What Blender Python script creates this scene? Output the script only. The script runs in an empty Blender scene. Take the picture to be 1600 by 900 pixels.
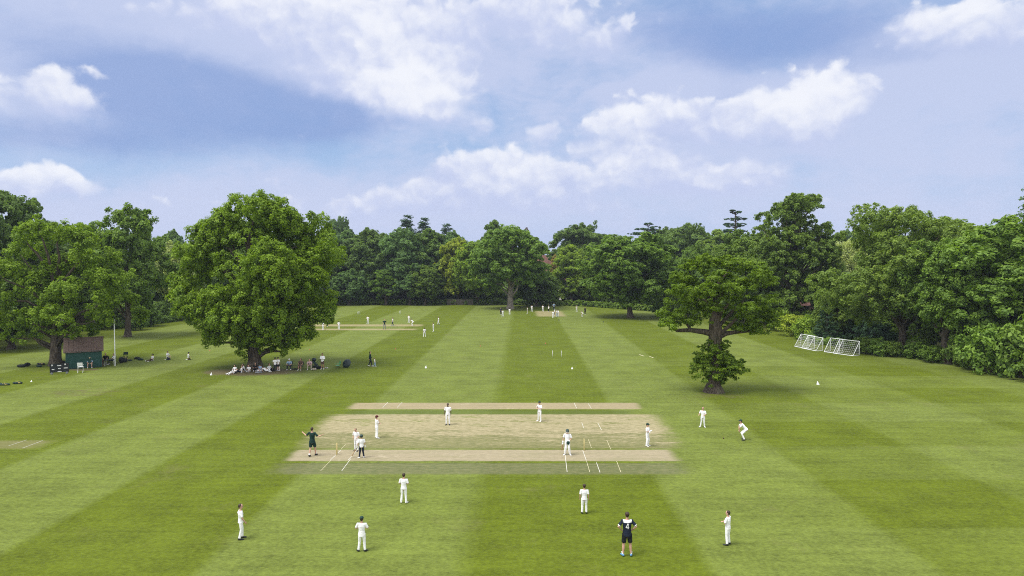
import bpy, bmesh, math, random
import numpy as np
from mathutils import Vector, Matrix, Euler
from mathutils.bvhtree import BVHTree

C = bpy.context.scene.collection
SC = bpy.context.scene
R = math.radians
rnd = random.Random(11)

# ------------------------------------------------------------------ camera
CAM_H, F, PITCH = 12.0, 1067.0, R(2.25)
cam = bpy.data.cameras.new('camera'); cam.sensor_width = 36; cam.lens = 36 * F / 1600
cam.clip_start = .5; cam.clip_end = 6000
co = bpy.data.objects.new('camera', cam); C.objects.link(co)
co.location = (0, 0, CAM_H); co.rotation_euler = (math.pi / 2 - PITCH, 0, 0)
SC.camera = co

def ray(x, y):
    a, b = (x - 800) / F, (450 - y) / F
    cp, sp = math.cos(PITCH), math.sin(PITCH)
    return Vector((a, cp + b * sp, -sp + b * cp))
def G(x, y):                       # ground point seen at a pixel of the survey photo
    d = ray(x, y); return Vector((0, 0, CAM_H)) + d * (CAM_H / -d.z)
def P(x, y, Y):                    # point at depth Y
    d = ray(x, y); return Vector((0, 0, CAM_H)) + d * (Y / d.y)

# ------------------------------------------------------------------ object helpers
def tag(o, label, cat, group=None):
    o['label'] = label; o['category'] = cat
    if group: o['group'] = group
    return o
def kind(o, k): o['kind'] = k; return o
def thing(name, label, cat, loc=(0, 0, 0), rz=0.0, group=None, scale=1):
    o = bpy.data.objects.new(name, None); C.objects.link(o)
    o.location = loc; o.rotation_euler = (0, 0, rz)
    o.scale = (scale,) * 3 if not hasattr(scale, '__len__') else scale
    o.empty_display_size = .2
    return tag(o, label, cat, group)
def link(name, me, mats, parent=None, smooth=True):
    if not isinstance(mats, (list, tuple)): mats = [mats]
    for m in mats:
        if len(me.materials) < len(mats): me.materials.append(m)
    if smooth and len(me.polygons):
        me.polygons.foreach_set('use_smooth', [True] * len(me.polygons))
    o = bpy.data.objects.new(name, me); C.objects.link(o)
    if parent: o.parent = parent
    return o
def obj(name, bm, mats, parent=None, smooth=False):
    me = bpy.data.meshes.new(name); bm.to_mesh(me); bm.free()
    return link(name, me, mats, parent, smooth)
def kids(o): return [c for c in C.objects if c.parent == o]
def dup(o, parent=None, children=None):
    c = o.copy(); C.objects.link(c)
    if parent: c.parent = parent
    for ch in (children if children is not None else list(o.children)): dup(ch, c)
    return c

def tube(bm, pts, rad, n=10, ref=None, cap=True):
    """lofted tube, rad entries are r or (a, b): a along ref, b across"""
    pts = [Vector(p) for p in pts]
    rr = [(r, r) if not hasattr(r, '__len__') else r for r in rad]
    if cap and len(pts) > 1:
        t0 = (pts[0] - pts[1]).normalized(); t1 = (pts[-1] - pts[-2]).normalized()
        a, b = rr[0], rr[-1]
        k0, k1 = min(a) * .7, min(b) * .7
        pts = [pts[0] + t0 * k0] + pts + [pts[-1] + t1 * k1]
        rr = [(a[0] * .45, a[1] * .45)] + rr + [(b[0] * .45, b[1] * .45)]
    rings = []
    for i, p in enumerate(pts):
        t = (pts[min(i + 1, len(pts) - 1)] - pts[max(i - 1, 0)]).normalized()
        rf = Vector(ref) if ref is not None else (Vector((1, 0, 0)) if abs(t.x) < .8 else Vector((0, 1, 0)))
        s = (rf - t * rf.dot(t))
        if s.length < 1e-4: s = Vector((0, 0, 1)) - t * t.z
        s.normalize(); u = t.cross(s)
        rings.append([bm.verts.new(p + s * rr[i][0] * math.cos(2 * math.pi * k / n) + u * rr[i][1] * math.sin(2 * math.pi * k / n)) for k in range(n)])
    for a, b in zip(rings, rings[1:]):
        for k in range(n): bm.faces.new((a[k], a[(k + 1) % n], b[(k + 1) % n], b[k]))
    bm.faces.new(rings[0][::-1]); bm.faces.new(rings[-1])
    return bm
def ball(bm, c, r, seg=14, rings=9, rot=None):
    r = (r, r, r) if not hasattr(r, '__len__') else r
    m = Matrix.Translation(c)
    if rot is not None: m = m @ rot.to_4x4()
    m = m @ Matrix.Diagonal((r[0], r[1], r[2], 1))
    bmesh.ops.create_uvsphere(bm, u_segments=seg, v_segments=rings, radius=1, matrix=m)
def box(bm, c, s, rz=0, rx=0, ry=0, bev=0):
    m = Matrix.Translation(c) @ Euler((rx, ry, rz)).to_matrix().to_4x4() @ Matrix.Diagonal((s[0], s[1], s[2], 1))
    r = bmesh.ops.create_cube(bm, size=1, matrix=m)
    if bev:
        es = list({e for v in r['verts'] for e in v.link_edges})
        bmesh.ops.bevel(bm, geom=es, offset=bev, segments=2, affect='EDGES', profile=.6)
def bmn(): return bmesh.new()

# ------------------------------------------------------------------ materials
MAT = {}
class NT:
    def __init__(s, nt): s.t = nt; s.n = nt.nodes; s.l = nt.links
    def node(s, typ, **k):
        nd = s.n.new(typ)
        for a, v in k.items(): setattr(nd, a, v)
        return nd
    def put(s, sock, v):
        if v is None: return
        if hasattr(v, 'is_output'): s.l.new(v, sock)
        elif hasattr(v, '__len__') and hasattr(sock.default_value, '__len__') and len(v) == 3 and len(sock.default_value) == 4: sock.default_value = (*v, 1)
        else: sock.default_value = v
    def math(s, op, a, b=None, c=None, clamp=False):
        nd = s.node('ShaderNodeMath', operation=op, use_clamp=clamp)
        for i, v in enumerate((a, b, c)): s.put(nd.inputs[i], v)
        return nd.outputs[0]
    def vm(s, op, a, b=None, out=0):
        nd = s.node('ShaderNodeVectorMath', operation=op)
        s.put(nd.inputs[0], a); s.put(nd.inputs[1], b)
        return nd.outputs[out]
    def mix(s, f, a, b, mode='MIX'):
        nd = s.node('ShaderNodeMix', data_type='RGBA', blend_type=mode)
        s.put(nd.inputs[0], f); s.put(nd.inputs[6], a); s.put(nd.inputs[7], b)
        return nd.outputs[2]
    def noise(s, vec, scale, detail=3, rough=.55, dist=0, out=0):
        nd = s.node('ShaderNodeTexNoise'); s.put(nd.inputs['Vector'], vec)
        nd.inputs['Scale'].default_value = scale; nd.inputs['Detail'].default_value = detail
        nd.inputs['Roughness'].default_value = rough; nd.inputs['Distortion'].default_value = dist
        return nd.outputs[out]
    def ss(s, v, a, b, lo=0., hi=1.):
        nd = s.node('ShaderNodeMapRange', interpolation_type='SMOOTHSTEP')
        s.put(nd.inputs[0], v)
        for i, q in enumerate((a, b, lo, hi)): s.put(nd.inputs[i + 1], q)
        return nd.outputs[0]
    def xyz(s, v):
        nd = s.node('ShaderNodeSeparateXYZ'); s.put(nd.inputs[0], v); return nd.outputs
    def comb(s, x, y, z=0.):
        nd = s.node('ShaderNodeCombineXYZ')
        for i, v in enumerate((x, y, z)): s.put(nd.inputs[i], v)
        return nd.outputs[0]
def new_mat(name):
    m = bpy.data.materials.new(name); m.use_nodes = True
    t = NT(m.node_tree); b = t.n['Principled BSDF']
    MAT[name] = m
    return m, t, b
def mat(name, col, rough=.75, spec=.3, var=.12, scale=18, metal=0, bump=0.0, bscale=40, stretch=(1, 1, 1)):
    if name in MAT: return MAT[name]
    m, t, b = new_mat(name)
    tc = t.node('ShaderNodeTexCoord').outputs['Object']
    v = t.vm('MULTIPLY', tc, stretch)
    n = t.noise(v, scale, 4)
    f = t.ss(n, .3, .7, 1 - var, 1 + var)
    c = t.vm('SCALE', tuple(col)); c.node.inputs[0].default_value = col; t.put(c.node.inputs['Scale'], f)
    t.put(b.inputs['Base Color'], c)
    b.inputs['Roughness'].default_value = rough; b.inputs['Specular IOR Level'].default_value = spec
    b.inputs['Metallic'].default_value = metal
    if bump:
        bp = t.node('ShaderNodeBump'); bp.inputs['Strength'].default_value = bump; bp.inputs['Distance'].default_value = .03
        t.put(bp.inputs['Height'], t.noise(v, bscale, 4)); t.put(b.inputs['Normal'], bp.outputs[0])
    return m
def M(n): return MAT[n]

mat('white_cloth', (.80, .80, .81), .85, .2, .07, 9, bump=.35, bscale=14)
mat('cream_cloth', (.62, .60, .55), .85, .2, .08, 9, bump=.35, bscale=14)
mat('white_leather', (.80, .80, .80), .5, .4, .05)
mat('navy_cloth', (.012, .018, .035), .85, .2, .2, 9)
mat('black_cloth', (.012, .014, .016), .85, .2, .2, 9)
mat('bottle_green_cloth', (.012, .035, .03), .85, .2, .2, 9)
mat('brown_cloth', (.10, .065, .05), .85, .2, .2, 9)
mat('beige_cloth', (.38, .33, .27), .85, .2, .12, 9)
mat('grey_cloth', (.22, .23, .25), .85, .2, .12, 9)
mat('pale_blue_cloth', (.30, .42, .58), .85, .2, .12, 9)
mat('pink_cloth', (.5, .36, .38), .85, .2, .12, 9)
mat('maroon_cloth', (.09, .02, .025), .85, .2, .15, 9)
mat('green_cap', (.008, .035, .026), .7, .3, .15)
mat('helmet_green', (.008, .035, .028), .35, .5, .1)
mat('black_leather', (.012, .016, .018), .5, .4, .1)
mat('blue_shoe', (.10, .25, .45), .6, .4, .2, 60)
mat('brown_shoe', (.07, .04, .03), .6, .4, .2, 60)
mat('brown_hair', (.035, .02, .012), .6, .4, .3, 40)
mat('dark_hair', (.012, .009, .008), .6, .4, .3, 40)
mat('fair_hair', (.22, .15, .08), .6, .4, .25, 40)
mat('grey_hair', (.28, .27, .26), .6, .4, .2, 40)
mat('straw_hat', (.55, .45, .28), .8, .2, .15, 40)
mat('skin_pale', (.50, .30, .22), .55, .4, .06)
mat('skin_dark', (.07, .04, .028), .5, .4, .08)
mat('skin_tan', (.33, .18, .12), .55, .4, .06)
mat('eye_dark', (.02, .015, .012), .3, .5, .02)
mat('lip_pink', (.33, .13, .11), .5, .4, .02)
mat('willow_wood', (.50, .34, .19), .5, .4, .12, 8, stretch=(12, 12, 1))
mat('rubber_grip', (.02, .03, .05), .8, .2, .1)
mat('stump_wood', (.55, .46, .20), .5, .4, .1, 8, stretch=(10, 10, 1))
mat('white_metal', (.78, .79, .80), .35, .5, .04)
mat('white_plastic', (.75, .75, .76), .45, .4, .05)
mat('chalk', (.54, .53, .46), .95, .1, .12, 6)
mat('old_chalk', (.50, .46, .30), .95, .1, .3, 6)
mat('dark_metal', (.03, .032, .035), .45, .5, .1, metal=.6)
mat('black_paint', (.010, .014, .018), .5, .4, .2, 6)
mat('bag_fabric', (.010, .014, .018), .7, .3, .3, 12, bump=.4, bscale=12)
mat('bag_green', (.010, .03, .025), .7, .3, .3, 12, bump=.4, bscale=12)
mat('yellow_trim', (.45, .36, .12), .6, .3, .2, 12)
mat('umbrella_nylon', (.010, .022, .024), .55, .4, .1, 5)
mat('green_plastic', (.10, .36, .16), .45, .4, .1)
mat('ball_leather', (.05, .008, .01), .4, .5, .1)
mat('red_plastic', (.42, .08, .05), .5, .4, .1)
mat('bench_wood', (.10, .065, .045), .75, .3, .25, 6, stretch=(1, 8, 8))
mat('shed_green', (.014, .062, .055), .6, .35, .16, 3, stretch=(.7, .7, 4))
mat('shed_trim', (.010, .030, .028), .6, .3, .1, 3)
mat('rendered_wall', (.62, .60, .56), .9, .2, .08, 2)
mat('pink_wall', (.50, .34, .33), .9, .2, .10, 2)
mat('window_glass', (.03, .04, .05), .08, .6, .1, 1)
mat('fence_wood', (.10, .085, .075), .85, .2, .2, 3)
mat('concrete', (.36, .34, .30), .9, .2, .12, 3)
mat('straw', (.42, .30, .24), .9, .1, .25, 6, bump=.6, bscale=9)

def tile_mat(name, c1, c2, moss):
    m, t, b = new_mat(name)
    tc = t.node('ShaderNodeTexCoord').outputs['Object']
    br = t.node('ShaderNodeTexBrick'); s = t.xyz(tc)
    t.put(br.inputs['Vector'], t.comb(s[0], t.math('MULTIPLY', s[2], 1.35)))
    br.inputs['Scale'].default_value = 3.2; br.inputs['Mortar Size'].default_value = .02
    br.inputs['Color1'].default_value = (*c1, 1); br.inputs['Color2'].default_value = (*c2, 1)
    br.inputs['Mortar'].default_value = (c1[0] * .45, c1[1] * .45, c1[2] * .45, 1)
    n = t.noise(tc, 5.5, 5, .7)
    c = t.mix(t.ss(n, .60, .72), br.outputs['Color'], (*moss, 1))
    t.put(b.inputs['Base Color'], c); b.inputs['Roughness'].default_value = .9
    bp = t.node('ShaderNodeBump'); bp.inputs['Strength'].default_value = .8; bp.inputs['Distance'].default_value = .03
    t.put(bp.inputs['Height'], br.outputs['Fac']); bp.invert = True; t.put(b.inputs['Normal'], bp.outputs[0])
tile_mat('clay_tiles', (.115, .075, .062), (.16, .11, .09), (.20, .17, .06))
tile_mat('red_tiles', (.17, .075, .06), (.22, .11, .085), (.14, .10, .07))

def bark_mat(name, c1, c2):
    m, t, b = new_mat(name)
    tc = t.node('ShaderNodeTexCoord').outputs['Object']
    v = t.vm('MULTIPLY', tc, (5, 5, .9))
    n = t.noise(v, 1.6, 6, .65, .4)
    n2 = t.noise(tc, .7, 3)
    c = t.mix(t.ss(n, .32, .68), (*c1, 1), (*c2, 1))
    c = t.mix(t.ss(n2, .55, .75, 0, .5), c, (.09, .11, .05, 1))
    t.put(b.inputs['Base Color'], c); b.inputs['Roughness'].default_value = .95; b.inputs['Specular IOR Level'].default_value = .15
    bp = t.node('ShaderNodeBump'); bp.inputs['Strength'].default_value = 1; bp.inputs['Distance'].default_value = .12
    t.put(bp.inputs['Height'], n); t.put(b.inputs['Normal'], bp.outputs[0])
bark_mat('bark', (.035, .028, .022), (.14, .115, .09))
bark_mat('pale_bark', (.13, .11, .09), (.36, .32, .27))

def leaf_mat(name):
    m, t, b = new_mat(name)
    oi = t.node('ShaderNodeObjectInfo')
    at = t.node('ShaderNodeAttribute', attribute_name='tint')
    col = oi.outputs['Color']
    f = at.outputs['Fac']
    # leaf to leaf variation: darker mature leaves .. yellower young leaves
    dark = t.mix(1, col, (.60, .66, .85, 1), 'MULTIPLY')
    lite = t.mix(1, col, (1.42, 1.34, .98, 1), 'MULTIPLY')
    c = t.mix(f, dark, lite)
    t.put(b.inputs['Base Color'], c)
    b.inputs['Roughness'].default_value = .6; b.inputs['Specular IOR Level'].default_value = .25
    tr = t.node('ShaderNodeBsdfTranslucent'); t.put(tr.inputs[0], t.mix(1, c, (1.25, 1.3, .5, 1), 'MULTIPLY'))
    ms = t.node('ShaderNodeMixShader'); ms.inputs[0].default_value = .36
    t.l.new(b.outputs[0], ms.inputs[1]); t.l.new(tr.outputs[0], ms.inputs[2])
    t.l.new(ms.outputs[0], t.n['Material Output'].inputs[0])
leaf_mat('foliage')

# ---- grass group: the mown field, in world metres
gg = bpy.data.node_groups.new('mown_grass', 'ShaderNodeTree')
gg.interface.new_socket('Color', in_out='OUTPUT', socket_type='NodeSocketColor')
gg.interface.new_socket('Height', in_out='OUTPUT', socket_type='NodeSocketFloat')
t = NT(gg); go = t.node('NodeGroupOutput')
pos = t.node('ShaderNodeNewGeometry').outputs['Position']
sx = t.xyz(pos)
wob = t.math('MULTIPLY', t.math('SUBTRACT', t.noise(pos, .25, 5, .75), .5), .5)
xs = t.math('ADD', t.math('SUBTRACT', sx[0], t.math('MULTIPLY', sx[1], .0159)), wob)
ramp = t.node('ShaderNodeValToRGB')
t.put(ramp.inputs[0], t.math('DIVIDE', t.math('ADD', xs, 75), 150))
edges = [-65, -56, -47, -38.4, -30, -21.2, -12.5, -2.35, 7.15, 15.9, 24.8, 35, 44, 53, 62]
cr = ramp.color_ramp; cr.interpolation = 'LINEAR'
v = 1.0
els = [(0, 0.0)]
for i, e in enumerate(edges):
    els.append(((e - .10 + 75) / 150, els[-1][1])); els.append(((e + .10 + 75) / 150, 1 - els[-1][1]))
# the stripe between -2.35 and 7.15 is a dark one (value 0)
k = [e for e in els if abs(e[0] - (-2.35 + .10 + 75) / 150) < 1e-6][0][1]
if k > .5: els = [(a, 1 - b) for a, b in els]
for i, (a, b) in enumerate(els):
    if i == 0: e = cr.elements[0]; e.position = a
    elif i == 1: e = cr.elements[1]; e.position = a
    else: e = cr.elements.new(a)
    e.color = (b, b, b, 1)
long_s = ramp.outputs[0]
# older cross cut, clearest on the right of the square
yy = t.math('ADD', sx[1], wob)
cross = t.math('SINE', t.math('MULTIPLY', t.math('SUBTRACT', yy, 37.1), 2 * math.pi / 13.6))
cross = t.ss(cross, -.12, .12)
cw = t.math('MULTIPLY', t.ss(xs, 10, 22, .07, .50), t.ss(sx[1], 72, 95, 1, .15))
ls = t.mix(cw, long_s, cross)
fac = t.math('ADD', t.math('MULTIPLY', t.xyz(ls)[0], .86), t.math('MULTIPLY', t.noise(pos, .09, 4, .6), .30))
fac = t.math('ADD', fac, -.06)
# mower lines across the view, blades and tufts
streak = t.noise(t.vm('MULTIPLY', pos, (.10, 1.4, 1)), 1.2, 5, .65)
blade = t.noise(t.vm('MULTIPLY', pos, (.55, 1.3, 1)), 9, 4, .7)
fine = t.noise(pos, 3.2, 5, .7)
patch = t.noise(pos, .35, 5, .62)
c = t.mix(fac, (.080, .106, .004, 1), (.119, .150, .028, 1))
val = t.math('ADD', t.math('ADD', t.ss(streak, .25, .75, -.13, .13), t.ss(blade, .2, .8, -.30, .30)), t.ss(fine, .25, .75, -.20, .20))
val = t.math('ADD', val, t.ss(patch, .3, .7, -.13, .13))
c = t.vm('SCALE', c); t.put(c.node.inputs['Scale'], t.math('ADD', val, 1))
c = t.mix(t.ss(t.noise(pos, .22, 6, .7), .56, .76, 0, .40), c, (.135, .125, .05, 1))
# thin brown ground under the big tree, the oak and along the left trees
def ell(cx, cy, rx, ry, rot=0):
    d = t.vm('SUBTRACT', pos, (cx, cy, 0)); d = t.vm('DIVIDE', d, (rx, ry, 1))
    return t.math('SUBTRACT', 1, t.vm('LENGTH', d, out=1))
bare = None
g1, g2, g3 = G(400, 578), G(1117, 614), G(95, 578)
for (e, w) in ((ell(g1.x, g1.y - 1.3, 9.5, 4.5), 1.0), (ell(g2.x, g2.y - 1.2, 6.5, 3.0), .55), (ell(g3.x, g3.y, 9, 5), .5), (ell(G(133, 577).x, G(133, 577).y - .3, 3.2, 1.3), .9), (ell(-39, 62, 10, 5), .55), (ell(23.3, 144, 8, 9), .35)):
    q = t.math('MULTIPLY', t.ss(e, 0, .8), w)
    bare = q if bare is None else t.math('MAXIMUM', bare, q)
bn = t.math('ADD', bare, t.math('MULTIPLY', t.math('SUBTRACT', t.noise(pos, .9, 6, .72), .5), 1.1))
c = t.mix(t.math('MULTIPLY', t.ss(bn, .42, .85), t.ss(bare, 0, .15)), c, (.110, .092, .045, 1))
# rough unmown ground beyond the field
rough_m = t.math('MAXIMUM', t.ss(sx[1], 186, 190), t.ss(sx[0], -84, -78, 1, 0))
edge_r = t.math('MAXIMUM', t.math('MULTIPLY_ADD', sx[1], -.42, 92), 47.5)
rough_m = t.math('MAXIMUM', rough_m, t.ss(t.math('SUBTRACT', sx[0], t.math('ADD', edge_r, t.math('MULTIPLY', t.noise(pos, .5, 5, .7), 3))), -1, 2.5))
c = t.mix(rough_m, c, (.038, .044, .016, 1))
t.put(go.inputs[0], c)
t.put(go.inputs[1], t.math('ADD', blade, t.math('MULTIPLY', fine, .6)))

def ground_mat(name, tanmask=None):
    m, t, b = new_mat(name)
    g = t.node('ShaderNodeGroup'); g.node_tree = gg
    col = g.outputs[0]
    if tanmask: col = tanmask(t, col)
    t.put(b.inputs['Base Color'], col); b.inputs['Roughness'].default_value = .9; b.inputs['Specular IOR Level'].default_value = .1
    b.inputs['Sheen Weight'].default_value = .03; b.inputs['Sheen Roughness'].default_value = .4; b.inputs['Sheen Tint'].default_value = (.85, .9, .55, 1)
    bp = t.node('ShaderNodeBump'); bp.inputs['Strength'].default_value = .35; bp.inputs['Distance'].default_value = .04
    t.put(bp.inputs['Height'], g.outputs[1]); t.put(b.inputs['Normal'], bp.outputs[0])
    return m
ground_mat('field_grass')

def band(t, x0, x1, y0, y1, ex, ey, skew=0.0):
    """soft rectangular mask in world metres with ragged edges"""
    pos = t.node('ShaderNodeNewGeometry').outputs['Position']; s = t.xyz(pos)
    w = t.math('SUBTRACT', t.noise(pos, 1.1, 6, .7), .5)
    x = t.math('ADD', s[0], t.math('MULTIPLY', w, ex * 2.2)); y = t.math('ADD', s[1], t.math('MULTIPLY', w, ey * 2.0))
    m = t.math('MULTIPLY', t.math('MULTIPLY', t.ss(x, x0 - ex, x0 + ex), t.ss(x, x1 - ex, x1 + ex, 1, 0)),
               t.math('MULTIPLY', t.ss(y, y0 - ey, y0 + ey), t.ss(y, y1 - ey, y1 + ey, 1, 0)))
    return m, pos
def YY(y): return G(800, y).y
def XX(x, y): return G(x, y).x
def strip_mask(x0, x1, yn, yf, col=(.275, .237, .15), ex=.45, ey=.13, amt=1.0):
    def f(t, c):
        m, pos = band(t, x0, x1, yn, yf, ex, ey)
        n = t.noise(t.vm('MULTIPLY', pos, (.5, 1.6, 1)), 5, 6, .75)
        n2 = t.noise(t.vm('MULTIPLY', pos, (.12, .8, 1)), 2, 4, .6)
        tan = t.mix(t.ss(n, .3, .7), tuple(x * .78 for x in col) + (1,), tuple(x * 1.12 for x in col) + (1,))
        tan = t.mix(t.ss(n2, .42, .72, 0, .42), tan, (.185, .18, .085, 1))
        n3 = t.noise(pos, .9, 6, .75)
        tan = t.mix(t.ss(n3, .56, .70, 0, .55), tan, (.40, .35, .25, 1))
        return t.mix(t.math('MULTIPLY', m, amt), c, tan)
    return f
def worn_mask(t, c):
    # the square: bare far half, thin greenish near half, grey-green cut under the near strip
    m, pos = band(t, XX(506, 660), XX(1032, 660), YY(696), YY(647.5), .9, .25)
    s = t.xyz(pos)
    n = t.noise(t.vm('MULTIPLY', pos, (.22, .9, 1)), 1.1, 6, .68)
    n2 = t.noise(t.vm('MULTIPLY', pos, (.6, 1.4, 1)), 3.5, 6, .75)
    depth = t.ss(s[1], YY(697), YY(664))
    a = t.math('ADD', t.math('MULTIPLY_ADD', depth, .55, .08), t.math('MULTIPLY', t.math('SUBTRACT', n, .5), 2.2))
    a = t.math('ADD', a, t.math('MULTIPLY', t.math('SUBTRACT', n2, .5), .9))
    tan = t.mix(t.ss(n2, .3, .7), (.205, .18, .095, 1), (.36, .31, .19, 1))
    m2, _ = band(t, XX(480, 690), XX(1048, 690), YY(703), YY(668), .9, .5)
    c = t.mix(t.math('MULTIPLY', m2, .75), c, t.mix(t.ss(n2, .35, .7), (.125, .125, .055, 1), (.245, .215, .115, 1)))
    m3, _ = band(t, XX(440, 730), XX(1065, 730), YY(741), YY(718), 1.0, .22)
    c = t.mix(t.math('MULTIPLY', m3, .72), c, t.mix(t.ss(n2, .35, .72), (.088, .098, .047, 1), (.185, .17, .095, 1)))
    m4, _ = band(t, XX(545, 645), XX(985, 645), YY(650), YY(638), .7, .3)
    c = t.mix(t.math('MULTIPLY', m4, .6), c, (.075, .10, .022, 1))
    return t.mix(t.math('MULTIPLY', m, t.ss(a, .12, .62, .12, .95)), c, tan)
ground_mat('worn_square', worn_mask)
NX0, NX1 = XX(457, 711), XX(1052, 712)
ground_mat('near_strip', strip_mask(NX0, NX1, YY(720.5), YY(703), (.295, .252, .165)))
ground_mat('far_strip', strip_mask(XX(550, 634), XX(997, 634), YY(639.5), YY(629.5), (.29, .24, .145)))
FAR = [(478, 657, 510.0, 507.0), (470, 648, 516.0, 513.6)]
for i, (a, b_, c_, d_) in enumerate(FAR):
    ground_mat('left_strip_%d' % i, strip_mask(XX(a, c_), XX(b_, c_), YY(c_), YY(d_), (.32, .26, .15), .8, .12, .72))
ground_mat('back_strip', strip_mask(XX(838, 490), XX(880, 490), YY(494.5), YY(486.2), (.29, .245, .13), .7, .7, .8))
ground_mat('edge_strip', strip_mask(XX(-90, 694), XX(70, 694), YY(701), YY(688.5), (.16, .15, .06), .8, .3, .75))

# ------------------------------------------------------------------ terrain
def hz(x, y):
    r = max(0.0, y - 225) / 260
    h = 11 * (1 - math.exp(-r * r * 2.2)) if r > 0 else 0
    return h * (1 + .25 * math.sin(x * .011 + 1) + .45 * max(0, min(1, (x - 60) / 150)))
def sheet(name, xs, ys, z=None, m=None):
    bm = bmn()
    V = [[bm.verts.new((x, y, hz(x, y) if z is None else z)) for x in xs] for y in ys]
    for j in range(len(ys) - 1):
        for i in range(len(xs) - 1):
            bm.faces.new((V[j][i], V[j][i + 1], V[j + 1][i + 1], V[j + 1][i]))
    return kind(obj(name, bm, m, None, True), 'structure')
xs = [-3000, -1500, -800, -500] + list(range(-400, 401, 40)) + [500, 800, 1500, 3000]
ys = [-400, -100, 0, 100, 200] + list(range(225, 620, 25)) + [800, 1200, 3500]
sheet('ground', xs, ys, None, M('field_grass'))
def rect(name, x0, x1, y0, y1, z, m):
    return sheet(name, [x0, (x0 + x1) / 2, x1], [y0, (y0 + y1) / 2, y1], z, m)
rect('worn_square', XX(400, 700), XX(1100, 700), YY(746), YY(625), .004, M('worn_square'))
rect('cricket_pitch', NX0 - 1, NX1 + 1, YY(724), YY(701), .008, M('near_strip'))
rect('cricket_pitch', XX(535, 634), XX(1012, 634), YY(641.5), YY(628), .008, M('far_strip'))
for i, (a, b_, c_, d_) in enumerate(FAR):
    rect('cricket_pitch', XX(a - 6, c_), XX(b_ + 8, c_), YY(c_ + .55), YY(d_ - .55), .006, M('left_strip_%d' % i))
rect('cricket_pitch', XX(832, 490), XX(887, 490), YY(496), YY(485), .006, M('back_strip'))
rect('cricket_pitch', XX(-140, 694), XX(85, 694), YY(704), YY(686), .006, M('edge_strip'))
def lines(name, segs, m, z, w=.032):
    bm = bmn()
    for (x0, y0, x1, y1) in segs:
        a, b = G(x0, y0), G(x1, y1); d = (b - a).normalized(); s = Vector((-d.y, d.x, 0)) * w / 2
        bm.faces.new([bm.verts.new((q.x, q.y, z)) for q in (a - s, b - s, b + s, a + s)])
    return kind(obj(name, bm, m), 'structure')
lines('pitch_markings', [(516, 719.5, 533, 703), (544, 719, 558, 703.5), (883, 711, 886.2, 738), (910.5, 704, 916, 719.5),
       (598, 637, 606, 628.5), (620.5, 637, 628.5, 628.5), (897, 629.5, 901, 638), (919, 630.5, 924, 638.5),
       (909, 660.5, 912, 669), (934, 661, 940, 672.5), (932, 723, 937.5, 738.5), (534, 736, 548, 717),
       (13, 697, 42, 687.5), (35, 700.5, 67, 688.5)], M('chalk'), .0125)
lines('worn_markings', [(501, 736, 517, 719.5), (558, 702.8, 566, 694), (533, 702, 541, 694), (916.3, 720, 921.5, 738),
       (948, 688, 954.5, 702.5), (963.5, 721, 970, 738), (919.5, 687, 924, 700)], M('old_chalk'), .0125, .026)

# ------------------------------------------------------------------ people
JOBS = []
def job(name, bm, vox, mats, parent, post=None):
    o = obj(name, bm, mats, parent, True)
    md = o.modifiers.new('r', 'REMESH'); md.mode = 'VOXEL'; md.voxel_size = vox; md.use_smooth_shade = True
    sm = o.modifiers.new('s', 'SMOOTH'); sm.factor = .5; sm.iterations = 2
    JOBS.append((o, post)); return o
def flush():
    bpy.context.view_layer.update()
    dg = bpy.context.evaluated_depsgraph_get()
    out = []
    for o, post in JOBS:
        me = bpy.data.meshes.new_from_object(o.evaluated_get(dg), depsgraph=dg)
        out.append((o, me, post))
    for o, me, post in out:
        ms = list(o.data.materials); o.modifiers.clear(); old = o.data; o.data = me
        me.materials.clear()
        for m in ms: me.materials.append(m)
        bpy.data.meshes.remove(old)
        if post: post(o)
    JOBS.clear()

def std():
    return dict(P=(0, 0, .92), W=(0, .005, 1.06), Ch=(0, 0, 1.27), N=(0, -.01, 1.455), H=(0, .02, 1.595),
                SR=(.185, 0, 1.385), SL=(-.185, 0, 1.385), ER=(.24, -.03, 1.12), EL=(-.24, -.03, 1.12),
                WR=(.25, .05, .88), WL=(-.25, .05, .88), HR=(.09, 0, .90), HL=(-.09, 0, .90),
                KR=(.11, .015, .50), KL=(-.11, .015, .50), AR=(.125, -.025, .085), AL=(-.125, -.025, .085),
                TR=(.16, .15, .03), TL=(-.16, .15, .03))
UP = ('W', 'Ch', 'N', 'H', 'SR', 'SL', 'ER', 'EL', 'WR', 'WL')
def pose(lean=0, drop=None, head=0, twist=0, **ov):
    j = {k: Vector(v) for k, v in std().items()}
    m = Matrix.Rotation(R(-lean), 3, 'X') @ Matrix.Rotation(R(twist), 3, 'Z')
    for k in UP: j[k] = j['P'] + m @ (j[k] - j['P'])
    if drop is not None:
        for k in UP + ('P', 'HR', 'HL'): j[k] = j[k] + Vector(drop)
    for k, v in ov.items(): j[k] = Vector(v)
    j['lean'] = lean; j['head'] = head
    return j
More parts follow.
